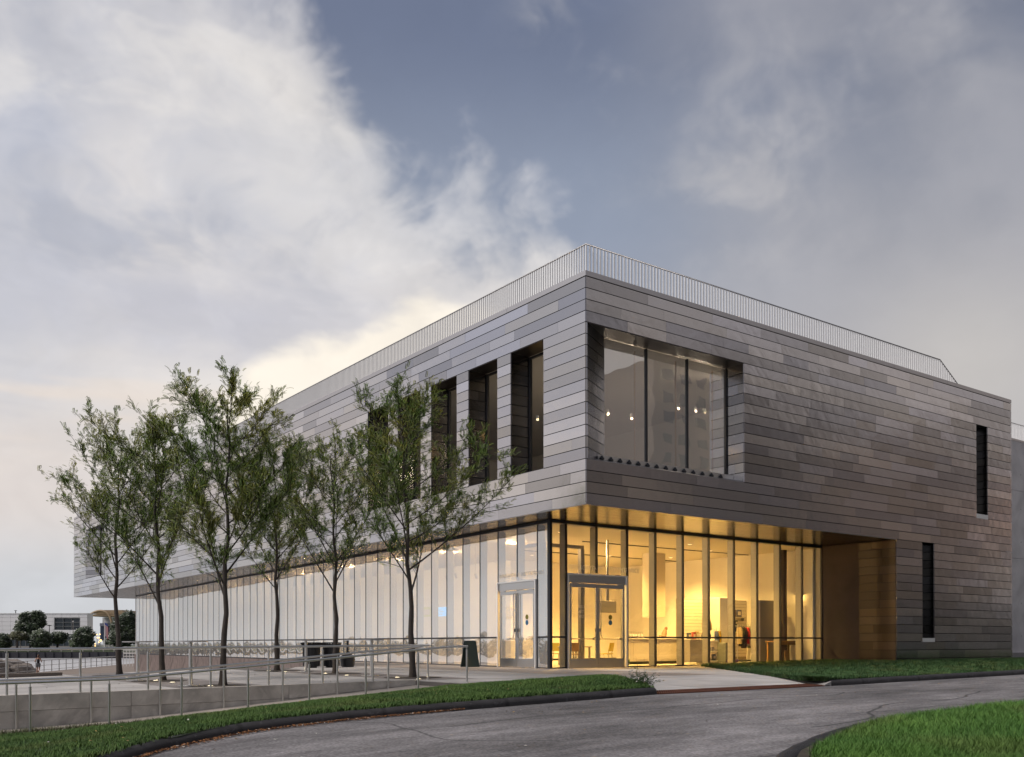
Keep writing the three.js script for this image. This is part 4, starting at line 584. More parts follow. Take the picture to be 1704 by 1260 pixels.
{ // entrance café: table and chairs behind the doors
  const t = thing('cafe_table', 'dark square café table seen through the entrance doors', 'table', [5.6, 0, -7.2]); let m = new MB(); m.bbox(-0.5, 0.72, -0.5, 0.5, 0.76, 0.5, 0.01); m.build('tabletop', M.greyBoard, t); for (const [x, z] of [[-0.42, -0.42], [0.42, -0.42], [-0.42, 0.42], [0.42, 0.42]]) { m = new MB(); m.box(x - 0.03, 0, z - 0.03, x + 0.03, 0.718, z + 0.03); m.build('leg', M.greyBoard, t); }
  const chair = (x, z, turn, label, c) => { const g = thing('cafe_chair', label, 'chair', [x, 0, z]); g.rotation.y = turn; const mm = std(c, 0.5); let q = new MB(); q.bbox(-0.22, 0.44, -0.22, 0.22, 0.475, 0.22, 0.012); q.build('seat', mm, g); q = new MB(); q.hexa([-0.21, 0.56, 0.22], [0.21, 0.56, 0.22], [0.21, 0.56, 0.19], [-0.21, 0.56, 0.19], [-0.2, 0.9, 0.29], [0.2, 0.9, 0.29], [0.2, 0.9, 0.26], [-0.2, 0.9, 0.26]); q.build('backrest', mm, g); for (const [a, b] of [[-1, -1], [1, -1], [-1, 1], [1, 1]]) { q = new MB(); q.tube([[a * 0.17, 0.44, b * 0.17], [a * 0.22, 0, b * 0.23]], 0.013, 6); if (b > 0) q.tube([[a * 0.17, 0.44, 0.17], [a * 0.19, 0.86, 0.265]], 0.013, 6); q.build('leg', M.darkSteel, g); } };
  chair(6.75, -6.6, 0.4, 'yellow café chair with its back to the right-hand entrance doors', [0.42, 0.30, 0.02]);
  chair(4.9, -6.5, -0.5, 'dark brown café chair left of the yellow one behind the doors', [0.16, 0.09, 0.05]);
  chair(5.7, -8.3, 3.1, 'olive café chair on the far side of the café table', [0.25, 0.2, 0.04]);
  for (const [x, z, label] of [[4.3, -7.9, 'pale bar stool chair seen through the left-hand doors']]) chair(x, z, 2.2, label, [0.45, 0.42, 0.38]);
  const d = thing('hanging_screen', 'dark flat screen hanging from the ceiling behind the right-hand doors', 'screen', [6.75, 2.12, -6.5]); m = new MB(); m.bbox(-0.48, 0, -0.05, 0.44, 0.48, 0.05, 0.01); m.build('casing', M.greyBoard, d); m = new MB(); m.box(-0.05, 0.482, -0.03, 0.05, CEIL - 2.12, 0.03); m.build('stem', M.darkSteel, d);
  const b = thing('plant_pot', 'tiny green plant in a pale pot at the glass right of the doors', 'plant', [5.55, 0, -4.1]); m = new MB(); m.tube([[0, 0, 0], [0, 0.13, 0]], [0.07, 0.09], 10); m.build('pot', M.white, b); m = new MB(); for (let i = 0; i < 14; i++) { const a = i * 2.4; m.tri([0, 0.12, 0], [Math.cos(a) * 0.13, 0.2 + 0.05 * (i % 3), Math.sin(a) * 0.13], [Math.cos(a + 0.4) * 0.1, 0.17, Math.sin(a + 0.4) * 0.1]); } m.build('leaves', std([0.05, 0.16, 0.03], 0.7), b);
}
{ // shop fittings
  const slat = (x0, x1, z, label) => { const t = thing('slat_wall', label, 'slat wall', [x0, 0, z]); const n = 17; for (let i = 0; i < n; i++) { const m = new MB(); m.box(0, 0.25 + i * 0.155, 0, x1 - x0, 0.25 + i * 0.155 + 0.138, 0.02); m.build('slat', M.cream, t); } const m = new MB(); m.box(0, 0.1, -0.05, x1 - x0, 2.9, -0.003); m.build('back_panel', std([0.3, 0.25, 0.19], 0.7), t); };
  slat(12.3, 14.62, -8.0, 'cream slat wall left of the white pillar in the shop'); slat(14.9, 16.6, -7.6, 'cream slat wall behind the clothes rack right of the white pillar');
  let t = thing('pillar', 'square white pillar between the two slat walls in the shop', 'pillar', [14.3, 0, -7.15]), m = new MB(); m.bbox(-0.42, 0.06, -0.3, 0.12, 2.95, 0.3, 0.01); m.build('shaft', M.white, t); m = new MB(); m.box(0.13, 0.06, -0.28, 0.2, 2.9, 0.28); m.build('side_strip', M.cream, t); m = new MB(); m.box(-0.4, 0, -0.28, 0.18, 0.058, 0.28); m.build('base', M.black, t);
  t = thing('display_counter', 'grey brown display counter in front of the left slat wall', 'counter', [11.25, 0, -6.1]); m = new MB(); m.bbox(-0.5, 0.06, -0.35, 0.42, 1.02, 0.35, 0.01); m.build('body', M.greyBoard, t); m = new MB(); m.bbox(-0.53, 1.022, -0.38, 0.45, 1.06, 0.38, 0.008); m.build('counter_top', M.cream, t);
  t = thing('shelf_unit', 'open dark shelf unit holding merchandise right of the display counter', 'shelf', [12.35, 0, -6.2]); m = new MB(); for (const x of [-0.4, 0.36]) m.box(x, 0, -0.3, x + 0.04, 1.0, 0.3); m.build('side_panel', M.darkSteel, t); for (const y of [0.1, 0.52, 0.96]) { m = new MB(); m.box(-0.36, y, -0.3, 0.36, y + 0.03, 0.3); m.build('shelf', M.white, t); }
  const rr = rng(61), tones = [[0.05, 0.06, 0.09], [0.3, 0.05, 0.04], [0.4, 0.33, 0.2], [0.08, 0.1, 0.2], [0.5, 0.47, 0.42], [0.35, 0.16, 0.04]];
  const ware = ['dark navy', 'brick red', 'sand coloured', 'deep blue', 'off-white', 'rust coloured'];
  [[11.0, 1.06], [11.3, 1.06], [11.5, 1.06], [12.15, 0.55], [12.45, 0.55], [12.2, 0.13], [12.55, 0.13], [15.15, 1.42], [15.4, 1.42], [15.68, 1.42], [15.95, 1.42], [15.25, 1.72], [15.6, 1.72]].forEach(([x, y], i) => { const g = thing('merchandise_box', `${ware[i % 6]} small merchandise box ${['at the left on the display counter', 'in the middle of the display counter', 'at the right on the display counter', 'at the left of the middle shelf', 'at the right of the middle shelf', 'at the left of the bottom shelf', 'at the right of the bottom shelf', 'first on the lower wall shelf', 'second on the lower wall shelf', 'third on the lower wall shelf', 'fourth on the lower wall shelf', 'at the left on the middle wall shelf', 'at the right on the middle wall shelf'][i]}`, 'box', [x, y, i > 6 ? -7.4 : -6.05]), h = (0.16 + 0.2 * rr()) * (i > 6 ? 0.75 : 1); let q = new MB(); q.bbox(-0.08, 0, -0.06, 0.08, h, 0.06, 0.006); q.build('carton', std(tones[i % 6], 0.6), g); q = new MB(); q.box(-0.06, h * 0.3, 0.061, 0.06, h * 0.7, 0.064); q.build('print', M.cream, g); });
  // garment: shoulders, sleeves and a hem, hung sideways or facing out
  const garment = (x, y, z, L, w, c, turn, label, group) => { const g = thing('garment', label, 'garment', [x, y, z], group); g.rotation.y = turn; const q = new MB(), n = 9, ring = (yy, a, b) => Array.from({ length: 12 }, (_, i) => { const th = i / 12 * 2 * Math.PI; return [Math.cos(th) * a * (1 + 0.06 * Math.sin(th * 5)), yy, Math.sin(th) * b * (1 + 0.25 * Math.sin(th * 4 + yy * 3))]; }); let prev = null; for (let i = 0; i <= n; i++) { const f = i / n, R = ring(-f * L, w * (i === 0 ? 0.25 : 0.95 + 0.12 * f), 0.07 + 0.03 * f); if (prev) for (let k = 0; k < 12; k++) q.quad(R[k], prev[k], prev[(k + 1) % 12], R[(k + 1) % 12]); prev = R; } for (const s of [-1, 1]) q.tube([[s * w * 0.7, -0.05, 0], [s * w * 1.15, -0.25, 0.02], [s * w * 1.2, -0.55, 0.03]], [0.07, 0.06, 0.05], 8); q.build('cloth', std(c, 0.9), g); const h = new MB(); h.tube([[-w * 0.8, -0.02, 0], [0, 0.06, 0], [w * 0.8, -0.02, 0]], 0.01, 6); h.tube([[0, 0.06, 0], [0, 0.13, 0], [0.03, 0.16, 0], [0.05, 0.13, 0]], 0.006, 6); h.build('hanger', M.darkSteel, g); };
  const rack = (x, z, w, h, label) => { const t2 = thing('clothes_rack', label, 'clothes rack', [x, 0, z]); let q = new MB(); q.tube([[-w / 2, 0.02, 0], [-w / 2, h, 0], [w / 2, h, 0], [w / 2, 0.02, 0]], 0.018, 8); q.build('rail_frame', M.steel, t2); for (const s of [-1, 1]) { q = new MB(); q.tube([[s * w / 2, 0.03, -0.28], [s * w / 2, 0.03, 0.28]], 0.02, 8); q.build('foot', M.steel, t2); } };
  rack(14.45, -5.9, 1.0, 1.72, 'steel clothes rack with dark and red garments right of the white pillar'); rack(13.35, -6.5, 0.5, 1.5, 'narrow steel clothes rack with blue trousers beside the white pillar');
  [[-0.38, [0.35, 0.28, 0.17], 'beige shirt at the left end of the clothes rack'], [-0.22, [0.03, 0.03, 0.025], 'black jacket second from the left on the clothes rack'], [-0.06, [0.045, 0.03, 0.03], 'dark brown jacket in the middle of the clothes rack'], [0.1, [0.35, 0.02, 0.03], 'bright red garment among the dark ones on the clothes rack'], [0.24, [0.38, 0.33, 0.24], 'tan shirt right of the red garment on the clothes rack'], [0.38, [0.12, 0.12, 0.08], 'olive garment at the right end of the clothes rack']].forEach(([dx, c, l], i) => garment(14.45 + dx, 1.6, -5.9, 0.75 + 0.1 * (i % 3), 0.2, c, 1.1 + 0.1 * (i % 2), l));
  garment(13.25, 1.42, -6.5, 1.1, 0.13, [0.06, 0.08, 0.17], 0.9, 'blue trousers on the narrow clothes rack'); garment(13.42, 1.42, -6.5, 0.95, 0.13, [0.3, 0.2, 0.03], 0.9, 'mustard yellow garment on the narrow clothes rack');
  { const mq = thing('dress_form', 'dress form in a beige blouse and dark skirt standing on the shelf unit', 'dress form', [12.3, 1.0, -6.25]); let q = new MB(); q.tube([[0, 0.36, 0], [0, 0.55, 0], [0, 0.75, 0], [0, 0.98, 0], [0, 1.04, 0], [0, 1.12, 0]], [0.17, 0.15, 0.19, 0.17, 0.07, 0.055], 14); q.build('blouse', std([0.4, 0.33, 0.22], 0.9), mq); q = new MB(); q.tube([[0, 0.06, 0], [0, 0.22, 0], [0, 0.355, 0]], [0.2, 0.21, 0.172], 14); q.build('skirt', std([0.04, 0.035, 0.04], 0.9), mq); q = new MB(); q.tube([[0, 0, 0], [0, 0.058, 0]], 0.03, 8); q.build('stand', M.darkSteel, mq); for (const s of [-1, 1]) { q = new MB(); q.tube([[s * 0.14, 0.96, 0], [s * 0.24, 0.72, 0.03], [s * 0.25, 0.45, 0.06]], [0.06, 0.055, 0.045], 8); q.build('sleeve', std([0.36, 0.3, 0.2], 0.9), mq); } }
  [[15.55, 2.12, [0.16, 0.1, 0.05], 'brown framed picture book on the upper shelf of the right slat wall'], [15.95, 2.12, [0.08, 0.08, 0.16], 'blue book beside the brown one on the upper shelf of the right slat wall']].forEach(([x, y, c, l]) => { const g = thing('book', l, 'book', [x, y, -7.5]); let q = new MB(); q.bbox(-0.17, 0, -0.02, 0.17, 0.33, 0.02, 0.004); q.build('cover', std(c, 0.6), g); q = new MB(); q.box(-0.1, 0.08, 0.021, 0.1, 0.25, 0.023); q.build('cover_print', M.cream, g); });
  for (const [yy, lab] of [[2.06, 'uppermost thin shelf with brackets on the right slat wall'], [1.69, 'middle thin shelf with brackets on the right slat wall'], [1.39, 'lowest thin shelf with brackets on the right slat wall']]) { const g = thing('wall_shelf', lab, 'shelf', [15.75, yy, -7.45]); let q = new MB(); q.box(-0.6, 0, -0.12, 0.5, 0.02, 0.14); q.build('shelf_board', M.steel, g); for (const x of [-0.5, 0.4]) { q = new MB(); q.box(x, -0.12, -0.12, x + 0.02, 0, 0.08); q.build('bracket', M.darkSteel, g); } }
  { const g = thing('orange_banner', 'narrow bright orange bag hanging on the right slat wall', 'bag', [14.98, 2.1, -7.4]); let q = new MB(); q.bbox(-0.06, 0, -0.03, 0.06, 0.36, 0.03, 0.01); q.build('bag_body', std([0.75, 0.16, 0.03], 0.7), g); q = new MB(); q.tube([[-0.04, 0.36, 0], [0, 0.44, 0], [0.04, 0.36, 0]], 0.006, 6); q.build('handle', std([0.75, 0.16, 0.03], 0.7), g); }
  { const g = thing('partition_panel', 'tall grey partition panel standing near the right end of the glass wall', 'partition', [15.4, 0, -5.6]); let q = new MB(); q.bbox(-0.25, 0.05, -0.09, 0.75, 2.82, -0.01, 0.008); q.build('panel', M.greyBoard, g); q = new MB(); q.bbox(-0.45, 0.05, -0.12, -0.26, 2.82, 0.0, 0.008); q.build('side_panel', M.white, g); q = new MB(); q.box(-0.4, 0, -0.14, 0.7, 0.048, 0.02); q.build('foot', M.black, g); }
  { const g = thing('wooden_table', 'light wooden work table near the right end of the glass wall', 'table', [15.6, 0, -4.75]); const w = std([0.36, 0.21, 0.08], 0.5, 0, { map: streakT }); let q = new MB(); q.bbox(-0.75, 0.93, -0.35, 0.85, 0.98, 0.35, 0.008); q.build('tabletop', w, g); for (const [x, z] of [[-0.7, -0.3], [0.74, -0.3], [-0.7, 0.24], [0.74, 0.24]]) { q = new MB(); q.box(x, 0, z, x + 0.07, 0.928, z + 0.07); q.build('leg', w, g); } q = new MB(); q.box(-0.62, 0.8, 0.25, 0.74, 0.925, 0.28); q.build('apron', w, g);
    const k = thing('plank', 'short wooden plank leaning against the wooden table', 'plank', [15.2, 0, -4.3]); q = new MB(); q.hexa([-0.16, 0, 0.15], [0.08, 0, 0.15], [0.08, 0, 0.12], [-0.16, 0, 0.12], [0.0, 0.56, -0.02], [0.24, 0.56, -0.02], [0.24, 0.56, -0.05], [0.0, 0.56, -0.05]); q.build('board', w, k); }
  { const g = thing('storage_bin', 'grey plastic storage bin with a purple cloth under the narrow clothes rack', 'bin', [12.95, 0, -5.7]); let q = new MB(); q.bbox(-0.3, 0.04, -0.25, 0.3, 0.9, 0.25, 0.02); q.build('bin_body', std([0.13, 0.14, 0.13], 0.5), g); q = new MB(); q.tube([[-0.28, 0.1, 0.33], [0, 0.06, 0.4], [0.35, 0.12, 0.36]], [0.08, 0.09, 0.07], 8); q.build('cloth', std([0.07, 0.04, 0.13], 0.9), g); }
}
{ // lit wall sconce in the last bay
  const p = [16.5, 3.05, -4.6], t = thing('wall_sconce', 'small horizontal glowing wall lamp in the last glass bay beside the dark concrete', 'wall lamp', p); let m = new MB(); m.bbox(-0.02, -0.02, -0.18, 0.14, 0.05, 0.18, 0.008); m.build('housing', M.steel, t); m = new MB(); m.box(0.0, -0.035, -0.15, 0.12, -0.021, 0.15); m.build('lamp_lens', M.warmGlow, t); const l = new THREE.PointLight(WARM, 1.2, 0, 2); l.position.set(p[0], p[1] - 0.1, p[2]); l.castShadow = true; l.name = 'sconce_lamp'; scene.add(l);
}
// ------------------------------------------------------------------ inside, upper storey: the corner gallery
{
  const m = new MB(); m.box(DEEP + 0.1, 6.4, -DEEP - 0.1, 14, 6.5, -22); m.build('gallery_floor', M.inFloor, bld);
  const c = new MB(); c.box(DEEP + 0.1, 11.3, -DEEP - 0.1, 14, 11.4, -22); c.build('gallery_ceiling', M.ceiling, bld);
  const w = new MB(); w.box(13.2, 6.5, -DEEP - 0.1, 13.4, 11.3, -22); w.box(DEEP + 0.1, 6.5, -21.9, 13.2, 11.3, -22); w.box(7.45, 6.5, -DEEP - 0.1, 13.2, 11.3, -DEEP - 0.3); w.build('gallery_wall', M.plaster, bld);
  [[1011, 689], [1051, 696], [1129, 679], [1158, 684], [1173, 687]].forEach(([px, py], i) => { const p = onZ(px, py, -4.2), t = thing('gallery_spotlight', `small lit track spotlight behind the big upper corner window, ${nth(i, 5)} of five`, 'spotlight', p, 'lit gallery spotlights behind the upper corner window'); let q = new MB(); q.tube([[0, 0.16, -0.03], [0, 0.02, 0.0]], 0.06, 10); q.build('lamp_body', M.white, t); q = new MB(); q.tube([[0, 0.018, 0], [0, -0.03, 0.012]], [0.04, 0.034], 10); q.build('bulb', std([1, 0.85, 0.6], 0.4, 0, { emissive: col([1, 0.72, 0.4]), emissiveIntensity: 1.6 }), t); q = new MB(); q.tube([[0, 0.16, -0.03], [0, 11.3 - p[1], -0.03]], 0.005, 5); q.build('stem', M.darkSteel, t); const l = new THREE.PointLight(new THREE.Color().setRGB(1, 0.82, 0.6), 4.5, 0, 2); l.position.set(p[0], p[1] - 0.03, p[2] + 0.01); l.castShadow = true; l.name = 'gallery_lamp'; scene.add(l); });
  { const p = onX(894.5, 697.5, 2.0), t = thing('gallery_spotlight', 'single lit spotlight behind the narrow upper window nearest the corner', 'spotlight', p); let q = new MB(); q.tube([[0, 0.12, 0], [0, 0.01, 0]], 0.05, 10); q.build('lamp_body', M.white, t); q = new MB(); q.tube([[0, 0.009, 0], [0, -0.05, 0]], 0.045, 10); q.build('bulb', M.warmGlow, t); const l = new THREE.PointLight(WARM, 0.7, 0, 2); l.position.set(p[0], p[1] - 0.02, p[2]); l.castShadow = true; l.name = 'gallery_lamp'; scene.add(l); }
}

// ------------------------------------------------------------------ handrails of the plaza and the ramp
{
  const post = (t, x, z, y0, y1) => { const m = new MB(); m.tube([[x, y0 - 0.02, z], [x, y1 - 0.075, z]], 0.0235, 10); m.tube([[x, y1 - 0.075, z], [x, y1 - 0.02, z]], 0.009, 6); m.tube([[x, y0, z], [x, y0 + 0.012, z]], 0.05, 12); m.build('post', M.steel, t); };
  let t = thing('handrail', 'level steel handrail along the top of the concrete retaining wall', 'handrail'), m = new MB();
  const up = (x) => pw([[-24, 0.74], [-16.4, 0.775], [-7.1, 0.835]], x);
  m.tube([[-24, up(-24), WZ - 0.1], [-16, up(-16), WZ - 0.1], [-7.15, up(-7.15), WZ - 0.1]], 0.024, 12); m.build('rail', M.steel, t);
  for (let x = -8.69; x > -24; x -= 1.265) post(t, x, WZ - 0.1, plazaY(x), up(x)); post(t, -7.2, WZ - 0.1, 0, up(-7.2));
  const rr = (x) => pw([[-24, -0.05], [-17.5, 0.19], [-14.6, 0.235], [-7.6, 0.8], [-6.9, 0.815]], x);
  for (const [z, x1, label, post0] of [[WZ + 0.06, -7.42, 'sloping steel ramp handrail next to the concrete wall', -8.374], [RZ - 0.02, -7.05, 'sloping steel ramp handrail on the lawn side, nearest the road', -7.067]]) {
    t = thing('handrail', label, 'handrail'); m = new MB(); const pts = []; for (let x = -24; x < x1; x += 0.35) pts.push([x, rr(x), z]); pts.push([x1, rr(x1), z]); m.tube(pts, 0.024, 12); m.build('rail', M.steel, t);
    for (let x = post0; x > -24; x -= 1.296) post(t, x, z, Math.min(rampY(x) - 0.02, rr(x) - 0.2), rr(x));
  }
}
// ------------------------------------------------------------------ furniture on the plaza
{
  const bin = (p, label) => { const t = thing('litter_bin', label, 'litter bin', p, undefined); let m = new MB(), n = 26; for (let i = 0; i < n; i++) { const a = i / n * 2 * Math.PI, c = Math.cos(a), s = Math.sin(a), w = 0.022; const L = (r, y, o) => [c * r - s * o, y, s * r + c * o]; m = new MB(); m.hexa(L(0.29, 0.07, w), L(0.305, 0.07, w), L(0.305, 0.07, -w), L(0.29, 0.07, -w), L(0.305, 0.78, w), L(0.32, 0.78, w), L(0.32, 0.78, -w), L(0.305, 0.78, -w)); m.hexa(L(0.305, 0.781, w), L(0.32, 0.781, w), L(0.32, 0.781, -w), L(0.305, 0.781, -w), L(0.38, 0.9, w), L(0.395, 0.9, w), L(0.395, 0.9, -w), L(0.38, 0.9, -w)); m.build('slat', M.black, t); }
    m = new MB(); m.tube([[0, 0.05, 0], [0, 0.86, 0]], [0.27, 0.285], 18); m.build('liner', M.black, t); m = new MB(); m.tube([[0, 0.9, 0], [0, 0.915, 0], [0, 0.93, 0]], [0.4, 0.41, 0.3], 22); m.build('rim', M.black, t); m = new MB(); m.tube([[0, 0, 0], [0, 0.05, 0]], 0.2, 16); m.build('foot', M.black, t); };
  bin([-4.55, 0, -10.0], 'black slatted litter bin with flared top, the left one of two'); bin([-3.72, 0, -10.1], 'black slatted litter bin with flared top, the right one, behind a tree');
  const t = thing('ash_urn', 'black bell-shaped smoking urn with thin neck right of the litter bins', 'ash urn', [-2.9, 0, -10.4]); let m = new MB(); m.tube([[0, 0, 0], [0, 0.06, 0], [0, 0.3, 0], [0, 0.42, 0], [0, 0.5, 0], [0, 0.58, 0]], [0.22, 0.26, 0.285, 0.24, 0.12, 0.065], 18); m.build('urn_body', M.black, t); m = new MB(); m.tube([[0, 0.58, 0], [0, 0.95, 0], [0, 1.0, 0]], [0.05, 0.045, 0.06], 12); m.build('neck', M.black, t);
  const st = thing('standing_table', 'tall pale steel standing table on round foot plate, nearest the left end of the handrail', 'table', [-12.54, plazaY(-12.5) + 0.004, 1.37]);
  m = new MB(); m.tube([[0, 0, 0], [0, 0.014, 0], [0, 0.022, 0]], [0.27, 0.27, 0.05], 24); m.build('foot_plate', M.steel, st); m = new MB(); m.tube([[0, 0.02, 0], [0, 0.96, 0]], [0.045, 0.04], 14); m.build('column', M.steel, st); m = new MB(); m.tube([[0, 0.96, 0], [0, 0.972, 0], [0, 0.985, 0]], [0.36, 0.37, 0.365], 28); m.build('tabletop', M.coping, st);
  st.userData.label = 'tall steel standing table between the second and third tree from the left';
  copyOf(st, [-12.6, plazaY(-12.6) + 0.004, -2.6], 0, 'tall steel standing table between the two leftmost trees');
  copyOf(st, [-6.8, 0.004, -5.45], 0, 'tall steel standing table in front of the litter bins'); copyOf(st, [-7.0, 0.004, -0.75], 0, 'tall steel standing table left of the rightmost tree');
  const a = thing('sandwich_board', 'dark folding sandwich board standing against the left glass wall beside the railing end', 'sign', [0.72, 0, -7.5]); a.scale.setScalar(0.9); for (const s of [-1, 1]) { m = new MB(); m.hexa([-0.3, 0, s * 0.26 + 0.015], [0.3, 0, s * 0.26 + 0.015], [0.3, 0, s * 0.26 - 0.015], [-0.3, 0, s * 0.26 - 0.015], [-0.27, 1.08, s * 0.03 + 0.015], [0.27, 1.08, s * 0.03 + 0.015], [0.27, 1.08, s * 0.03 - 0.015], [-0.27, 1.08, s * 0.03 - 0.015]); m.build('board', std([0.012, 0.03, 0.03], 0.6), a); } m = new MB(); m.tube([[-0.25, 1.09, 0], [0.25, 1.09, 0]], 0.02, 8); m.build('hinge', M.darkSteel, a);
}
// ------------------------------------------------------------------ trees
const sprigG = (() => { const m = new MB(); const n = 7; for (let i = 0; i < n; i++) { const f = (i + 0.6) / n, x = f, y = 0.10 * Math.sin(f * 2.6) - 0.16 * f * f; for (const s of [-1, 1]) { const L = 0.25 * (1 - 0.45 * Math.abs(f - 0.45)), W = 0.075, dx = 0.30 * L; m.quad([x, y, 0], [x + dx + W, y + 0.01, s * L * 0.55], [x + dx * 1.5, y - 0.02, s * L], [x + dx - W, y + 0.012, s * L * 0.5], undefined, [0, 0], [0, 1, 0]); } } return m.geo(); })();
function makeTree(label, base, crown, H, seed, dens, lean) {
  // crown: [height, reach to the left, reach to the right] in metres, across the row; depth takes the mean
  const t = thing('honey_locust', label, 'tree', base, undefined), r = rng(seed), ext = (phi, h) => { const l = pw(crown.map((c) => [c[0], c[1]]), h), q = pw(crown.map((c) => [c[0], c[2]]), h), c = Math.cos(phi), mean = (l + q) / 2; return Math.max(0.08, c > 0 ? lerp(mean, q, c) : lerp(mean, l, -c)); };
  const dirOf = (phi) => [RIGHT[0] * Math.cos(phi) + FWD[0] * Math.sin(phi), 0, RIGHT[2] * Math.cos(phi) + FWD[2] * Math.sin(phi)];
  const topC = crown[crown.length - 1], topOff = (topC[2] - topC[1]) / 2, path = [], N = 12;
  for (let i = 0; i <= N; i++) { const f = i / N, w = 0.035 * Math.sin(i * 1.9 + seed) * Math.min(1, f * 3), off = topOff * f * f + lean * Math.sin(f * 3.1) * 0.25; path.push([RIGHT[0] * (off + w), f * H * 0.96, RIGHT[2] * (off + w) + w * 0.6]); }
  const trunkAt = (h) => { const f = clamp(h / (H * 0.96)) * N, i = Math.min(N - 1, Math.floor(f)); return add(mul(path[i], 1 - f + i), mul(path[i + 1], f - i)); };
  const r0 = H * 0.0118, rad = (h) => lerp(r0, 0.008, clamp(h / H) ** 0.75) + 0.03 * Math.exp(-h / 0.12);
  const tp = [[...path[0]]]; const hs = [0, 0.06, 0.15, 0.3]; tp.length = 0; for (const h of hs) tp.push(trunkAt(h)); for (let h = 0.5; h < H * 0.96; h += 0.22) tp.push(trunkAt(h)); tp[0][1] = -0.12;
  const tr = new MB(), rr = tp.map((p, i) => rad(p[1]) * (1 + (i > 3 ? 0.10 * (r() - 0.3) + (r() < 0.12 ? 0.22 : 0) : 0))); tr.tube(tp, rr, 9); tr.build('trunk', M.bark, t);
  const leaves = [], hb = crown[0][0];
  const bez = (a, b, c, n) => Array.from({ length: n + 1 }, (_, i) => { const f = i / n, g = 1 - f; return a.map((v, k) => v * g * g + 2 * b[k] * f * g + c[k] * f * f); });
  const leafy = (p, dir, n, spread) => { for (let i = 0; i < n; i++) { const f = (i + r()) / n, q = p(f); const keep = sstep(hb * 0.95, hb * 0.95 + H * 0.16, q[1]) * dens; if (r() > keep * 0.95) continue; leaves.push([add(q, [(r() - 0.5) * spread, (r() - 0.5) * spread, (r() - 0.5) * spread]), nrm(add(mul(dir, 0.6), [r() - 0.5, (r() - 0.35) * 0.9, r() - 0.5])), 0.085 + 0.085 * r(), r()]); } };
  const NB = 19;
  for (let k = 0; k < NB; k++) {
    const f = k / (NB - 1), h0 = lerp(hb * 0.92, H * 0.86, f ** 0.9), phi = k * 2.4 + seed + (r() - 0.5) * 0.5, rise = H * (0.14 + 0.17 * r()) * (1 - 0.45 * f) + 0.25, h1 = Math.min(h0 + rise, H * 0.985), R = ext(phi, h1 - 0.06 * H) * (0.88 + 0.26 * r()), d = dirOf(phi);
    const a = trunkAt(h0), tip = add(trunkAt(Math.min(h1, H * 0.95)), mul(d, R)); tip[1] = h1; const mid = add(a, add(mul(d, R * 0.55), [0, (h1 - h0) * (0.30 + 0.3 * r()), 0])); const P = bez(a, mid, tip, 8), L = P.reduce((s, p, i) => s + (i ? len(sub(p, P[i - 1])) : 0), 0);
    const m = new MB(), rb = Math.min(rad(h0) * 0.5, 0.006 + L * 0.0085); m.tube(P, P.map((_, i) => lerp(rb, 0.0035, i / 8)), 6);
    const PP = (x) => { const g = x * 8, i = Math.min(7, Math.floor(g)); return add(mul(P[i], 1 - g + i), mul(P[i + 1], g - i)); }, tan = (x) => nrm(sub(PP(Math.min(1, x + 0.05)), PP(Math.max(0, x - 0.05))));
    leafy((x) => PP(0.5 + 0.5 * x), tan(0.9), Math.round(L * 9), 0.12);
    const n2 = Math.round(6 + L * 4.2);
    for (let j = 0; j < n2; j++) {
      const x = 0.2 + 0.8 * (j + r() * 0.8) / n2, o = PP(x), T = tan(x), side = nrm([r() - 0.5, (r() - 0.3) * 0.9, r() - 0.5]), dd = nrm(add(mul(T, 0.75), mul(side, 0.95))), l2 = (0.22 + 0.42 * r()) * (0.5 + 0.42 * R) * (1.15 - 0.5 * x);
      const e = add(o, mul(dd, l2)); e[1] += 0.1 * l2; if (e[1] > H) e[1] = H - 0.02; const md = add(mul(add(o, e), 0.5), [0, 0.07 * l2, 0]); const Q = bez(o, md, e, 4); m.tube(Q, Q.map((_, i) => lerp(0.0075, 0.0022, i / 4)), 4, false);
      leafy((y) => add(mul(Q[0], 1 - y), mul(Q[4], y)), dd, Math.round(l2 * 19 + 1), 0.13);
      const n3 = 1 + Math.round(l2 * 4.5); for (let q = 0; q < n3; q++) { const y = 0.3 + 0.7 * r(), s0 = add(mul(Q[0], 1 - y), mul(Q[4], y)), d3 = nrm(add(mul(dd, 0.7), [r() - 0.5, (r() - 0.35) * 0.8, r() - 0.5])), l3 = 0.14 + 0.26 * r(), e3 = add(s0, mul(d3, l3)); if (r() < 0.5) m.tube([s0, add(mul(add(s0, e3), 0.5), [0, 0.02, 0]), e3], [0.0032, 0.0025, 0.0012], 3, false); leafy((y3) => add(mul(s0, 1 - y3), mul(e3, y3)), d3, Math.round(l3 * 24 + 1), 0.12); }
    }
    m.build('branch', M.bark, t);
  }
  const im = new THREE.InstancedMesh(sprigG, M.leaf, leaves.length), mt = new THREE.Matrix4(), c = new THREE.Color();
  leaves.forEach(([p, d, s, q], i) => { const up = nrm([(r() - 0.5) * 1.2, 1, (r() - 0.5) * 1.2]), z = nrm(cross(d, up)), y = cross(z, d); mt.set(d[0] * s, y[0] * s, z[0] * s, p[0], d[1] * s, y[1] * s, z[1] * s, p[1], d[2] * s, y[2] * s, z[2] * s, p[2], 0, 0, 0, 1); im.setMatrixAt(i, mt); const w = clamp(0.5 + 0.9 * noise3(p[0] * 0.9 + seed, p[1] * 0.9, p[2] * 0.9) + (q - 0.5) * 0.6); const k = mix3([0.18, 0.29, 0.06], [0.42, 0.42, 0.1], w * w); im.setColorAt(i, c.setRGB(...mul(k, 0.75 + 0.5 * r()))); });
  im.name = 'crown'; im.userData = { ...STUFF }; im.castShadow = im.receiveShadow = true; t.add(im);
  return t;
}
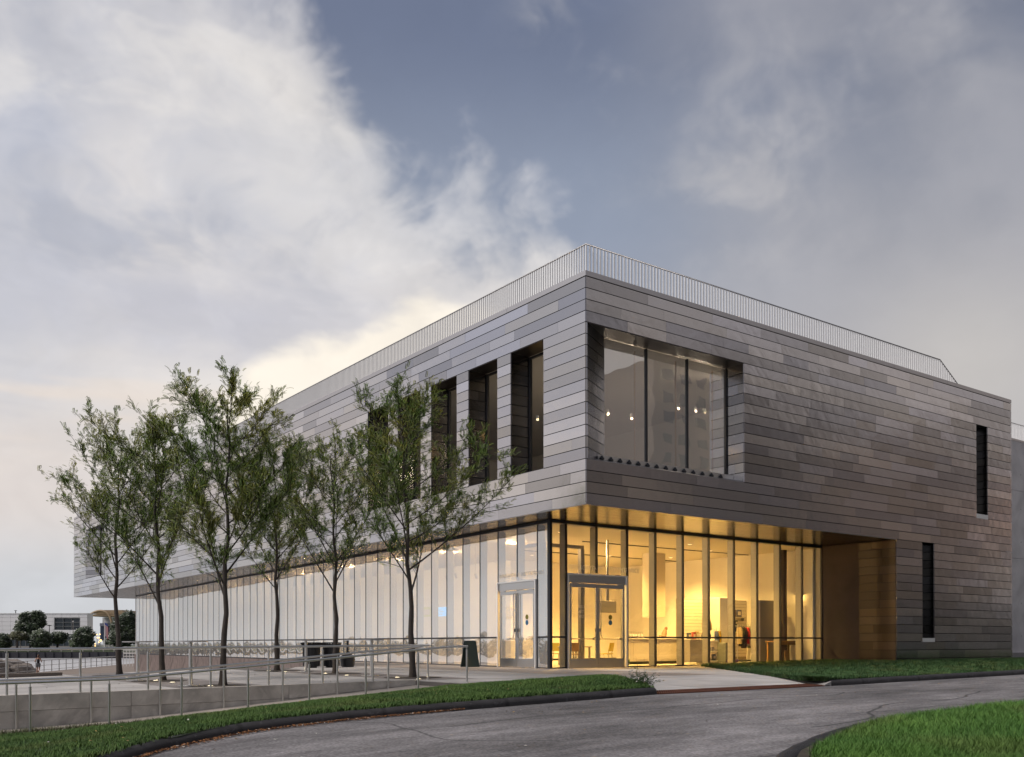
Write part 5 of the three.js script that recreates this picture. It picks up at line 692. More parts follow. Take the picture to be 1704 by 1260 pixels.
{
  // crowns read off as pixel outlines [y, left x, right x] at each tree's own distance
  const specs = [
    ['honey locust tree standing farthest left, thin crown leaning out over the water', [199, 1124.5], [[985, 195, 205], [930, 140, 250], [880, 112, 268], [830, 100, 275], [780, 128, 270], [742, 150, 255], [715, 170, 235], [700, 190, 215]], 0.62, 4, -0.5],
    ['honey locust tree second from the left with a bare forking stem', [271, 1133.5], [[1000, 266, 276], [950, 215, 330], [880, 180, 345], [800, 170, 345], [740, 160, 325], [700, 140, 300], [672, 205, 285], [660, 235, 262]], 0.8, 9, -0.3],
    ['tallest honey locust tree, third from the left, with full feathery crown', [371, 1141.5], [[985, 362, 378], [930, 290, 440], [870, 262, 468], [800, 258, 470], [740, 268, 452], [690, 272, 440], [650, 285, 428], [620, 335, 415], [608, 365, 395]], 1.0, 21, 0.2],
    ['dense dark green honey locust tree, fourth from the left', [461, 1116.5], [[985, 455, 467], [940, 405, 520], [880, 388, 532], [820, 385, 535], [770, 395, 522], [740, 415, 500], [722, 440, 470]], 1.15, 33, 0.0],
    ['sparse honey locust tree, second from the right, in front of the litter bins', [558, 1121.5], [[975, 552, 564], [925, 490, 650], [870, 478, 648], [810, 480, 645], [760, 495, 630], [725, 512, 600], [708, 535, 565]], 0.72, 47, 0.1],
    ['honey locust tree farthest right, in front of the narrow upper windows', [687, 1128], [[975, 680, 694], [925, 620, 800], [860, 600, 850], [800, 596, 852], [750, 606, 820], [700, 622, 765], [655, 632, 722], [626, 640, 668]], 0.95, 58, -0.2],
  ];
  const spots = [];
  for (const [label, [px, py], out, dens, seed, lean] of specs) {
    let b = onY(px, py, 0); b = onY(px, py, plazaY(b[0])); if (b[2] > 2.1) b[2] = 2.05;
    const D = depthOf(b), s = D / F_PX, bp = toPx(b), crown = out.map(([y, l, rr]) => [(bp[1] - y) * s, Math.max(0.03, (px - l) * s), Math.max(0.03, (rr - px) * s)]);
    makeTree(label, [b[0], b[1], b[2]], crown, crown[crown.length - 1][0] - 0.33, seed, dens, lean); spots.push(b);
    const m = new MB(), ring = []; for (let i = 0; i < 20; i++) { const a = i / 20 * 2 * Math.PI; ring.push([b[0] + Math.cos(a) * 0.75, -0, b[2] + Math.sin(a) * 0.75]); }
    for (let i = 0; i < 20; i++) { const p = ring[i], q = ring[(i + 1) % 20]; m.tri([b[0], b[1] + 0.018, b[2]], [q[0], b[1] + 0.006, Math.min(q[2], 2.3)], [p[0], b[1] + 0.006, Math.min(p[2], 2.3)]); } m.build('tree_pit', M.mulch, scene, STRUCT);
  }
  // paired lights set in the paving
  const gl = [[212, 1128], [259, 1133], [287, 1136], [350, 1142], [447, 1116.5], [475, 1118], [541, 1121], [577, 1124], [661, 1127.5], [710, 1131]], who = ['right of the leftmost tree', 'just left of the second tree', 'just right of the second tree', 'just left of the tallest tree', 'left of the dense fourth tree', 'right of the dense fourth tree', 'left of the fifth tree', 'right of the fifth tree', 'left of the rightmost tree', 'right of the rightmost tree'];
  gl.forEach(([x, y], i) => { let p = onY(x, y, 0); p = onY(x, y, plazaY(p[0]) + 0.015); if (p[2] > 2.28) p[2] = 2.28; const t = thing('ground_light', 'small glowing round light set in the paving ' + who[i], 'ground light', [p[0], plazaY(p[0]) + 0.004, p[2]]); let m = new MB(); m.tube([[0, 0, 0], [0, 0.014, 0]], 0.075, 16); m.build('bezel', M.steel, t); m = new MB(); m.tube([[0, 0.0145, 0], [0, 0.022, 0]], [0.055, 0.045], 14); m.build('lamp_lens', std([1, 0.9, 0.7], 0.4, 0, { emissive: col([1, 0.85, 0.55]), emissiveIntensity: 1.6 }), t); const l = new THREE.PointLight(new THREE.Color().setRGB(1, 0.8, 0.5), 0.06, 0, 2); l.position.set(p[0], plazaY(p[0]) + 0.1, p[2]); l.name = 'ground_lamp'; l.castShadow = true; scene.add(l); });
}
// ------------------------------------------------------------------ grass, litter, weeds
const tuft = (n, lean, w, seed) => { const r = rng(seed), m = new MB(); for (let i = 0; i < n; i++) { const a = r() * 6.28, c = Math.cos(a), s = Math.sin(a), o = [(r() - 0.5) * 0.8, 0, (r() - 0.5) * 0.8], h = 0.55 + 0.5 * r(), b = lean * (0.4 + r()), P = (y, d, q) => [o[0] + c * d - s * q, y, o[2] + s * d + c * q]; m.quad(P(0, 0, -w), P(0, 0, w), P(h * 0.6, b * 0.35, w * 0.7), P(h * 0.6, b * 0.35, -w * 0.7), undefined, [0, 0], nrm([c * 0.3, 1, s * 0.3])); m.tri(P(h * 0.6, b * 0.35, -w * 0.7), P(h * 0.6, b * 0.35, w * 0.7), P(h, b, 0)); } return m.geo(); };
function grass(name, label, n, pick, size, cols, seed, geo) {
  const r = rng(seed), list = []; let guard = 0; while (list.length < n && guard++ < n * 6) { const p = pick(r); if (p) list.push(p); }
  const im = new THREE.InstancedMesh(geo, M.blade, list.length), mt = new THREE.Matrix4(), c = new THREE.Color(), q = new THREE.Quaternion(), up = new THREE.Vector3(0, 1, 0);
  list.forEach((p, i) => { const patch = noise3(p[0] * 0.9, 3, p[2] * 0.9) * 0.5 + noise3(p[0] * 3, 8, p[2] * 3) * 0.35, s = size * (p[3] ?? 1) * (0.75 + 0.5 * r() + 0.35 * patch); q.setFromAxisAngle(up, r() * 6.28); mt.compose(new THREE.Vector3(p[0], p[1] - 0.01, p[2]), q, new THREE.Vector3(s * 1.1, s, s * 1.1)); im.setMatrixAt(i, mt); const w = clamp(0.45 + patch + (r() - 0.5) * 0.5); const dry = sstep(0.12, 0.4, noise3(p[0] * 0.55 + 9, 1, p[2] * 0.8)) * 0.5 + (r() < 0.05 ? 0.5 : 0); im.setColorAt(i, c.setRGB(...mul(mix3(mix3(cols[0], cols[1], w), [0.2, 0.18, 0.06], dry * 0.4), 0.75 + 0.5 * r()))); });
  im.name = numbered(name); im.userData = { label, category: 'grass', kind: 'stuff' }; im.castShadow = im.receiveShadow = true; scene.add(im);
}
const GRN = [[0.046, 0.112, 0.02], [0.12, 0.21, 0.04]], GRN2 = [[0.022, 0.072, 0.018], [0.06, 0.125, 0.03]], GRN3 = [[0.05, 0.145, 0.02], [0.13, 0.26, 0.042]];
{
  const zEnd = (x) => x > -5.9 ? lerp(8.75, 5.2, (x + 5.9) / 1.3) : Math.min(kzAt(x) - 0.12, 16);
  grass('grass', 'short mown green grass on the strip between the ramp and the black kerb', 52000, (r) => { const x = -22 + 17.4 * r(), z0 = lawnTopZ(x), z1 = zEnd(x), z = z0 + (z1 - z0) * r(); return [x, lawnLY(x, z), z, z < z0 + 0.5 || z > z1 - 0.4 ? 1.25 : 1]; }, 0.062, GRN, 71, tuft(8, 0.55, 0.055, 5));
  grass('grass', 'dark green grass in front of the metal clad block on the right', 52000, (r) => { const x = -0.4 + 38 * r() ** 1.2, zb = x < 2.75 ? lerp(8.3, 4.05, (x + 0.4) / 3.15) : x < 8.4 ? lerp(4.05, -3.05, (x - 2.75) / 5.65) : x < 16.85 ? -3.05 : 0.03, z = zb + (8.85 - zb) * r(); return [x, lawnRY(x, z), z]; }, 0.105, GRN2, 72, tuft(7, 0.6, 0.06, 6));
  grass('grass', 'long bright green grass on the traffic island at the lower right', 46000, (r) => { const x = -11.75 + 10 * r(), z0 = pw(islT.map((p) => [p[0], p[1]]), x) + 0.2, z1 = pw(islB.map((p) => [p[0], p[1]]), x) - 0.2; if (z1 < z0) return null; const z = z0 + (z1 - z0) * r(); const edge = sstep(-11.8, -10.9, x); if (r() > 0.25 + 0.75 * edge) return null; return [x, islY(x, z), z, 0.55 + 0.45 * sstep(z1, z1 - 0.9, z)]; }, 0.122, GRN3, 73, tuft(7, 0.62, 0.022, 7));
  grass('weeds', 'ragged dry weeds along the outer edge of the ramp at the far left', 900, (r) => { const x = -20 + 6.3 * r() ** 0.8, z = RZ + 0.02 - 0.5 * r() * sstep(-13.5, -17, x); return [x, rampY(x), z]; }, 0.12, [[0.06, 0.09, 0.035], [0.16, 0.15, 0.07]], 74, tuft(6, 0.7, 0.04, 8));
  // weed clump at the end of the kerb
  const p = [-5.75, 0.0, 8.35], t = thing('weed_clump', 'wild green weed clump with tall stalks at the end of the black kerb', 'weeds', p), r = rng(91); t.scale.setScalar(0.78); let m = new MB();
  for (let i = 0; i < 70; i++) { const a = r() * 6.28, R = 0.1 + 0.45 * r(), h = 0.12 + 0.3 * r() * (i < 12 ? 1.5 : 1), o = [(r() - 0.5) * 0.55, 0, (r() - 0.5) * 0.4], e = add(o, [Math.cos(a) * R * 0.7, h, Math.sin(a) * R * 0.7]); m.tube([o, add(mul(add(o, e), 0.5), [0, h * 0.18, 0]), e], [0.004, 0.003, 0.0015], 3, false); for (let k = 0; k < 5; k++) { const f = 0.25 + 0.75 * r(), b = add(mul(o, 1 - f), mul(e, f)), q = r() * 6.28, L = 0.05 + 0.06 * r(); m.quad(b, add(b, [Math.cos(q - 0.3) * L * 0.6, 0.02, Math.sin(q - 0.3) * L * 0.6]), add(b, [Math.cos(q) * L, 0.01, Math.sin(q) * L]), add(b, [Math.cos(q + 0.3) * L * 0.6, 0.02, Math.sin(q + 0.3) * L * 0.6])); } }
  m.build('foliage', std([0.05, 0.1, 0.028], 0.8), t); m = new MB(); for (let i = 0; i < 4; i++) { const a = i * 1.7; m.tube([[0.1 * i - 0.25, 0, 0], [0.1 * i - 0.25 + Math.cos(a) * 0.05, 0.4, 0.03], [0.1 * i - 0.3 + Math.cos(a) * 0.13, 0.62 + 0.12 * (i % 2), 0.05]], [0.005, 0.004, 0.002], 4, false); } m.build('stalks', std([0.09, 0.1, 0.04], 0.9), t);
  // leaf litter in the gutter
  const lg = new MB(); lg.quad([-0.5, 0, 0.3], [0.5, 0.06, 0.25], [0.55, 0, -0.3], [-0.45, 0.08, -0.28]); const kp = dense(kerbL.slice(3), 0.05), im = new THREE.InstancedMesh(lg.geo(), M.blade, 5200), mt = new THREE.Matrix4(), c = new THREE.Color(), q = new THREE.Quaternion(), e = new THREE.Euler();
  for (let i = 0; i < 5200; i++) { const k = Math.floor(kp.length * r()), f = clamp(0.4 + noise3(kp[k][0] * 1.3, 2, 2)), o = 0.02 + 0.24 * r() * r() * (0.4 + f) * sstep(-10, -12.5, kp[k][0]) + 0.06 * r(), x = kp[k][0] + (r() - 0.5) * 0.06, z = kp[k][1] + o; e.set((r() - 0.5) * 0.6, r() * 6.28, (r() - 0.5) * 0.6); q.setFromEuler(e); const s = 0.012 + 0.022 * r(); mt.compose(new THREE.Vector3(x, roadY(x, z) + 0.012 + 0.02 * r(), z), q, new THREE.Vector3(s, s, s)); im.setMatrixAt(i, mt); im.setColorAt(i, c.setRGB(...(r() < 0.06 ? [0.5, 0.47, 0.42] : mul([0.30, 0.125, 0.04], 0.45 + 0.9 * r())))); }
  im.name = 'leaf_litter'; im.userData = { label: 'orange brown dead leaf litter lying in the gutter along the curved kerb', category: 'leaf litter', kind: 'stuff' }; im.receiveShadow = true; scene.add(im);
}

// ------------------------------------------------------------------ beyond the plaza: lakewalk railing, rocks, jogger, far shore
{
  const A = [-4.64, -1.75, -70.8], B = [11.5, -1.75, -103.2], t = thing('lakewalk_railing', 'low steel railing with posts and three rails along the lakewalk beyond the plaza', 'railing', [0, 0, 0]), d = sub(B, A), n = 15;
  for (let k = -4; k <= n; k++) { const p = add(A, mul(d, k / n)), m = new MB(); m.box(p[0] - 0.03, -1.76, p[2] - 0.03, p[0] + 0.03, -0.66, p[2] + 0.03); m.build('post', M.darkSteel, t); }
  for (const h of [1.1, 0.62, 0.18]) { const m = new MB(); const a = add(A, mul(d, -4 / n)); m.tube([[a[0], a[1] + h, a[2]], [B[0], B[1] + h, B[2]]], h > 1 ? 0.035 : 0.022, 6); m.build('rail', M.darkSteel, t); }
  const t2 = thing('lakewalk_railing', 'pale far railings beside the end of the building behind the leftmost tree', 'railing', [0, 0, 0]); for (let j = 0; j < 3; j++) { const a = at(205, 1099 - j * 5, 112 + j * 6), b = at(226, 1098 - j * 5, 112 + j * 6), m = new MB(); for (const h of [0.05, 0.5, 0.95]) m.tube([[a[0], a[1] + h, a[2]], [b[0], a[1] + h, b[2]]], 0.03, 6); for (let k = 0; k <= 4; k++) { const p = add(a, mul(sub(b, a), k / 4)); m.tube([[p[0], a[1] - 0.8, p[2]], [p[0], a[1] + 0.97, p[2]]], 0.03, 6); } m.build('rail_section', M.white, t2, STUFF); }
  const r = rng(55); // riprap
  [[4, 1116, 1.7], [16, 1113, 1.5], [28, 1110, 1.7], [36, 1113, 1.3], [10, 1119, 1.1], [22, 1119, 1.2], [44, 1117, 1.2], [52, 1118, 1.0], [58, 1120, 0.8], [-6, 1112, 1.9], [34, 1119, 0.9]].forEach(([x, y, s], i) => { const p = at(x, y, 97 + (i % 3) * 2), g = new THREE.IcosahedronGeometry(s, 2), P = g.attributes.position; for (let k = 0; k < P.count; k++) { const v = [P.getX(k), P.getY(k), P.getZ(k)], q = 0.82 + 0.3 * noise3(v[0] * 0.9 + i * 7, v[1] * 0.9, v[2] * 0.9) + 0.12 * noise3(v[0] * 2.7, v[1] * 2.7 + i, v[2] * 2.7); P.setXYZ(k, v[0] * q * 1.25, v[1] * q * 0.62, v[2] * q); } g.computeVertexNormals(); const o = put('shore_rock', g, std(mul([0.27, 0.235, 0.21], 0.75 + 0.5 * r()), 0.95, 0, { map: wallT }), scene, { label: `pale brown boulder in the rock bank before the water, ${nth([-6, 4, 10, 16, 22, 28, 34, 36, 44, 52, 58].indexOf(x), 11)}`, category: 'rock', group: 'boulders of the rock bank at the far left' }); o.position.set(p[0], p[1] - 0.2, p[2]); o.rotation.set(r(), r() * 6, r()); });
}
{ // jogger seen from behind
  const p = onY(63.5, 1121.5, -1.75), S = 1.7, t = thing('person', 'person jogging away along the lakewalk, in black tank top and grey shorts, brown hair', 'person', [p[0], -1.75, p[2]]); t.rotation.y = -0.35;
  const body = (bones, n, name, m, parent) => { const mc = new MarchingCubes(n, m, false, false, 60000), f = mc.field, size = mc.size, half = size / 2; mc.isolation = 0;
    for (let z = 0; z < size; z++) for (let y = 0; y < size; y++) for (let x = 0; x < size; x++) { const q = [(x - half) / half, (y - half) / half, (z - half) / half]; let s = 0; for (const [a, b, ra, rb] of bones) { const ab = sub(b, a), h = clamp(dot(sub(q, a), ab) / dot(ab, ab)), dd = len(sub(q, add(a, mul(ab, h)))) - lerp(ra, rb, h); s += Math.exp(-dd * 60); } f[x + y * size + z * size * size] = Math.log(s + 1e-30) / 60; }
    mc.update(); const cnt = mc.count, g = new THREE.BufferGeometry(); g.setAttribute('position', new THREE.Float32BufferAttribute(mc.positionArray.slice(0, cnt * 3), 3)); g.setAttribute('normal', new THREE.Float32BufferAttribute(mc.normalArray.slice(0, cnt * 3), 3)); const o = put(name, g, m, parent); o.scale.setScalar(S * 0.56); o.position.y = S * 0.5; return o; };
  // half-heights: feet -0.89, crown +0.89; -z is the way the jogger runs
  const skin = std([0.36, 0.2, 0.14], 0.6), hipL = [-0.09, -0.02, 0], hipR = [0.09, -0.02, 0], kL = [-0.1, -0.42, -0.10], kR = [0.1, -0.44, 0.02], aL = [-0.1, -0.80, 0.06], aR = [0.09, -0.6, 0.34], sL = [-0.17, 0.52, 0], sR = [0.17, 0.52, 0], eL = [-0.27, 0.27, 0.12], eR = [0.27, 0.27, 0.04], hL = [-0.25, 0.26, -0.12], hR = [0.26, 0.2, -0.16];
  body([[hipL, kL, 0.088, 0.058], [kL, aL, 0.056, 0.036], [aL, [-0.1, -0.86, -0.06], 0.036, 0.03], [hipR, kR, 0.088, 0.058], [kR, aR, 0.056, 0.036], [aR, [0.09, -0.7, 0.4], 0.036, 0.03], [[0, 0.0, 0], [0, 0.3, 0], 0.11, 0.1], [[0, 0.3, 0], [0, 0.5, 0], 0.11, 0.1], [sL, sR, 0.055, 0.055], [[0, 0.5, 0], [0, 0.66, -0.02], 0.05, 0.045], [[0, 0.72, -0.03], [0, 0.8, -0.02], 0.085, 0.085], [sL, eL, 0.05, 0.04], [eL, hL, 0.038, 0.028], [sR, eR, 0.05, 0.04], [eR, hR, 0.038, 0.028], [hL, [-0.23, 0.27, -0.19], 0.028, 0.02], [hR, [0.24, 0.22, -0.23], 0.028, 0.02]], 72, 'body', skin, t);
  body([[[0, 0.06, 0], [0, 0.3, 0], 0.125, 0.118], [[0, 0.3, 0], [0, 0.5, 0], 0.125, 0.1], [[-0.1, 0.53, 0], [0.1, 0.53, 0], 0.05, 0.05]], 56, 'tank_top', std([0.012, 0.012, 0.016], 0.9), t);
  body([[[-0.06, 0.02, 0], [0.06, 0.02, 0], 0.125, 0.125], [hipL, [-0.1, -0.22, -0.05], 0.11, 0.092], [hipR, [0.1, -0.22, 0.01], 0.11, 0.092]], 56, 'shorts', std([0.14, 0.15, 0.16], 0.9), t);
  body([[[0, 0.74, 0.01], [0, 0.82, -0.01], 0.093, 0.09], [[0, 0.76, 0.09], [0.02, 0.6, 0.13], 0.05, 0.025]], 56, 'hair', std([0.09, 0.045, 0.025], 0.8), t);
}
const axisGroup = (name, label, category, p, group) => { const t = thing(name, label, category, p, group); t.rotation.y = -YAW; return t; }; // faces the lake front
// far shore: sheet-pile quay, lawn and everything on it
{
  const D = 258, c = at(60, 1089, D); c[1] = 0; const q = new THREE.Group(); q.name = 'far_quay'; q.userData = { ...STRUCT }; q.position.set(c[0], 0, c[2]); q.rotation.y = -YAW; scene.add(q);
  const m = new MB(); for (let i = 0; i < 150; i++) { const x = -120 + i * 1.2, o = i % 2 ? 0.25 : 0; m.hexa([x, -3.6, o], [x + 1.2, -3.6, o], [x + 1.2, -3.6, -0.6], [x, -3.6, -0.6], [x, -1.25, o], [x + 1.2, -1.25, o], [x + 1.2, -1.25, -0.6], [x, -1.25, -0.6]); } m.build('sheet_piling', std([0.022, 0.022, 0.03], 0.7), q, STUFF);
  const s = new MB(); s.quad([-320, -1.2, 0], [700, -1.2, 0], [700, -0.75, -12], [-320, -0.75, -12]); s.quad([-320, -0.75, -12], [700, -0.75, -12], [700, -0.55, -700], [-320, -0.55, -700]); s.build('far_lawn', std([0.055, 0.075, 0.03], 0.95), q);
  const rd = new MB(); rd.quad([-200, -0.7, -14], [320, -0.7, -14], [320, -0.69, -24], [-200, -0.69, -24]); rd.build('far_path', std([0.26, 0.24, 0.23], 0.9), q);
  [8, 28, 47, 65, 84, 102, 120, 138, 155, 172, 190].forEach((x, i) => { const p = at(x, 1087.6, D + 1), b = axisGroup('quay_bollard', `pale mooring post on the far quay above the sheet piling, ${nth(i, 11)}`, 'bollard', [p[0], -1.22, p[2]], 'mooring posts along the far quay'); let k = new MB(); k.tube([[0, 0, 0], [0, 0.5, 0]], 0.16, 8); k.build('post', M.concrete, b); k = new MB(); k.tube([[0, 0.501, 0], [0, 0.58, 0]], 0.2, 8); k.build('cap', M.white, b); });
}
{ // far white hall
  const D = 296, k = D / F_PX, o = at(145, 1079, D), t = axisGroup('exhibition_hall', 'long white panelled hall across the water with dark glass ground floor', 'building', [o[0], -0.6, o[2]]); const W = (px) => (px - 145) * k, H = (py) => (1079 - py) * k, bw = std([0.82, 0.81, 0.83], 0.6), dg = std([0.03, 0.045, 0.06], 0.15);
  const rows = [1054.6, 1047.5, 1040.7, 1033.8, 1026.9, 1020.4];
  for (let j = 0; j + 1 < rows.length; j++) for (let i = 0; i < 14; i++) { const x1 = 145 - i * 14.2, x0 = x1 - 14.2, m = new MB(); const inWin = j >= 1 && j <= 3; let a = x0, b = x1; if (inWin) { if (b <= 133 && a >= 90) continue; if (a < 133 && b > 133) a = 133; if (a < 90 && b > 90) b = 90; if (b - a > 40) continue; if (a >= 90 && b <= 133) continue; } m.box(W(a) + 0.03, H(rows[j]) + 0.05, -1, W(b) - 0.03, H(rows[j + 1]), 0.0); m.build('wall_panel', bw, t); }
  let m = new MB(); m.box(W(-54), 0, -4, W(145) - 0.02, H(1020.5), -1.05); m.build('core', bw, t); m = new MB(); m.box(W(-54), H(1020.3), -4, W(145) + 0.1, H(1019.6), 0.15); m.build('roof_edge', bw, t);
  m = new MB(); m.box(W(-54), 0.9, -0.95, W(145) - 0.3, H(1055), -0.8); m.build('ground_floor_glass', dg, t); for (let i = 0; i < 22; i++) { m = new MB(); m.box(W(140 - i * 9) - 0.1, 0, -0.79, W(140 - i * 9) + 0.1, H(1055), -0.6); m.build('mullion', std([0.15, 0.16, 0.17], 0.5), t); }
  m = new MB(); m.box(W(-54), 0, -0.9, W(145), 0.9, -0.3); m.build('plinth', std([0.3, 0.28, 0.27], 0.8), t);
  const wx = [90.5, 104.4, 118.2, 132], wy = [1047.3, 1041.2, 1034.6, 1028]; for (let i = 0; i < 3; i++) for (let j = 0; j < 3; j++) { m = new MB(); m.box(W(wx[i]) + 0.1, H(wy[j]) + 0.1, -0.6, W(wx[i + 1]) - 0.1, H(wy[j + 1]) - 0.1, -0.55); m.build('window_pane', dg, t); }
  m = new MB(); for (const x of wx) m.box(W(x) - 0.06, H(1047.5), -0.55, W(x) + 0.06, H(1027.8), -0.1); for (const y of wy) m.box(W(90.4), H(y) - 0.06, -0.5, W(132.1), H(y) + 0.06, -0.12); m.build('window_frame', std([0.2, 0.21, 0.22], 0.5), t);
  m = new MB(); m.tube([[W(9), H(1019.5), -6], [W(9), H(1014), -6]], 0.15, 6); m.box(W(7.6), H(1014.2), -6.4, W(10.4), H(1013.4), -5.6); m.build('roof_mast', std([0.12, 0.12, 0.12], 0.6), t);
  const g = new MB(); for (let x = -50; x < 145; x += 9) g.box(W(x), H(1019.5), -8, W(x) + 0.06, H(1017.9), -7.94); g.box(W(-50), H(1018.1), -8, W(143), H(1017.9), -7.95); g.build('roof_rail', M.steel, t, STUFF);
}
{ // open-air stage with gold arches
  const D = 330, k = D / F_PX, o = at(178, 1079, D), t = axisGroup('stage_canopy', 'stage pavilion with gold arched roof frame beside the far white hall', 'pavilion', [o[0], -0.6, o[2]]); const W = (px) => (px - 178) * k, H = (py) => (1079 - py) * k, gold = std([0.36, 0.26, 0.16], 0.5);
  const arch = (z, px0, px1, top, foot0, foot1) => Array.from({ length: 15 }, (_, i) => { const f = i / 14, a = Math.PI * f; return [lerp(W(px0), W(px1), (1 - Math.cos(a)) / 2), lerp(H(lerp(foot0, foot1, f)), H(top), Math.sin(a) ** 0.8), z]; });
  let m = new MB(); m.tube(arch(0, 147, 187, 1016.5, 1026, 1056), 0.42, 6); m.build('arch', gold, t); m = new MB(); m.tube(arch(-16, 176, 209, 1016.5, 1050, 1023), 0.42, 6); m.build('arch', gold, t);
  for (const [y, a, b] of [[1016.6, 158, 202], [1020, 154, 206], [1023.8, 149, 209]]) { m = new MB(); m.box(W(a), H(y) - 0.35, -14, W(b), H(y) + 0.35, -1); m.build('roof_beam', gold, t); }
  m = new MB(); m.box(W(147.5), H(1040), -12, W(192), H(1026), -11); m.build('back_wall', std([0.6, 0.6, 0.62], 0.7), t); m = new MB(); m.box(W(147), H(1066), -10, W(178), H(1040.2), -9.4); m.build('glazing', std([0.03, 0.05, 0.1], 0.3), t); m = new MB(); m.box(W(147), H(1041), -9.3, W(178), H(1036), -9); m.build('fascia', std([0.22, 0.23, 0.3], 0.6), t);
}
{ // lamps twinkling under the stage, flag, lamp posts
  [[150, 1056.5], [156, 1055.7], [161, 1056], [166, 1055.8], [162, 1061.4], [165, 1061.5], [167.3, 1066], [164.3, 1069], [158.3, 1071.5], [147.8, 1069.3], [158.2, 1075], [58, 1070.7]].forEach(([x, y], i) => { const p = at(x, y, i === 11 ? 262 : 300), cold = i === 11, t = axisGroup('shore_lamp', cold ? 'single cold white lamp in front of a dark far tree' : `small warm lamp glowing under the far stage, ${nth([150, 156, 161, 166, 162, 165, 167.3, 164.3, 158.3, 147.8, 158.2].sort((a, b) => a - b).indexOf(x), 11)}`, 'lamp', p, cold ? undefined : 'warm lamps under the far stage'); let m = new MB(); const R = i === 6 ? 0.34 : 0.2; m.tube([[0, -R, 0], [0, -R * 0.5, 0], [0, R * 0.5, 0], [0, R, 0]], [R * 0.4, R, R, R * 0.4], 10); m.build('lamp_globe', std([1, 1, 1], 0.4, 0, { emissive: col(cold ? [0.6, 0.95, 1] : [1, 0.6, 0.2]), emissiveIntensity: 2.2 }), t); m = new MB(); m.tube([[0, -R, 0], [0, -p[1] - 0.6, 0]], 0.05, 5); m.build('post', M.black, t); const l = new THREE.PointLight(cold ? 0xcff4ff : 0xffb060, 6, 0, 2); l.position.set(...p); l.name = 'shore_lamp_light'; scene.add(l); });
  const lampPost = (x, y0, y1, D, label, dark) => { const p = at(x, y0, D), h = (y0 - y1) * D / F_PX, t = axisGroup('lamp_post', label, 'lamp post', p); let m = new MB(); m.tube([[0, 0, 0], [0, h, 0]], [0.14, 0.09], 8); m.build('pole', dark ? M.black : M.concrete, t); if (dark) { m = new MB(); m.box(-0.5, h, -0.2, 0.5, h + 0.18, 0.2); m.build('lamp_head', M.black, t); } else { m = new MB(); m.box(-0.15, h, -0.15, 0.15, h + 0.3, 0.15); m.build('lamp_head', M.white, t); } };
  lampPost(82, 1079, 1041.5, 268, 'dark lamp post with flat double head before the far hall', true); lampPost(121.4, 1078, 1035, 270, 'thin pale lamp post in front of the far hall window', false); lampPost(33.5, 1078, 1057, 262, 'short pale post below the tall far tree', false);
  const p = at(174, 1079, 262), k = 262 / F_PX, t = axisGroup('flag_pole', 'white flag pole with a drooping red, white and blue striped flag on the far shore', 'flag', p); let m = new MB(); m.tube([[0, 0, 0], [0, 45 * k, 0]], [0.2, 0.1], 8); m.build('pole', M.white, t);
  const fl = [[0.3, 0.02, 0.03], [0.6, 0.58, 0.58], [0.3, 0.02, 0.03], [0.6, 0.58, 0.58], [0.3, 0.02, 0.03]]; fl.forEach((c, i) => { m = new MB(); const x = i * 0.33; m.quad([x * 0.55, (43 - i * 1.6) * k - 3.4, 0.1 * (i % 2)], [x * 0.55 + 0.24, (42 - i * 1.8) * k - 3.4, 0.1 * ((i + 1) % 2)], [x * 0.55 + 0.24, (42 - i * 1.8) * k, 0.1 * ((i + 1) % 2)], [x * 0.55, (43 - i * 1.6) * k, 0.1 * (i % 2)]); m.build('stripe', std(c, 0.8), t); }); m = new MB(); m.quad([0.02, 40 * k, 0.14], [0.9, 36 * k, 0.14], [0.9, 39 * k + 0.2, 0.14], [0.02, 43 * k, 0.14]); m.build('canton', std([0.03, 0.05, 0.2], 0.8), t);
  const q = at(160, 1078.5, 262), bm = new MB(); for (let i = 0; i < 12; i++) bm.tube([[i * 0.42, 0, 0], [i * 0.42, 0.75, 0]], 0.05, 5); bm.tube([[0, 0.75, 0], [4.7, 0.75, 0]], 0.06, 5); bm.tube([[0, 0.4, 0], [4.7, 0.4, 0]], 0.05, 5); const bt = axisGroup('fence', 'short white fence at the foot of the flag pole on the far shore', 'fence', q); bm.build('fence_panel', M.white, bt, STUFF);
}
const clumpG = (() => { const m = new MB(), r = rng(14); for (let i = 0; i < 14; i++) { const c = [(r() - 0.5) * 1.4, (r() - 0.5) * 1.1, (r() - 0.5) * 1.4], a = r() * 6.28, t = (r() - 0.5) * 2, L = 0.24 + 0.22 * r(), u = [Math.cos(a) * L, t * L * 0.4, Math.sin(a) * L], v = nrm(cross(u, [r() - 0.5, 1, r() - 0.5])).map((q) => q * L * 0.6); m.quad(sub(c, u), add(c, v), add(c, u), sub(c, v), undefined, [0, 0], nrm(add(c, [0, 0.5, 0]))); } return m.geo(); })();
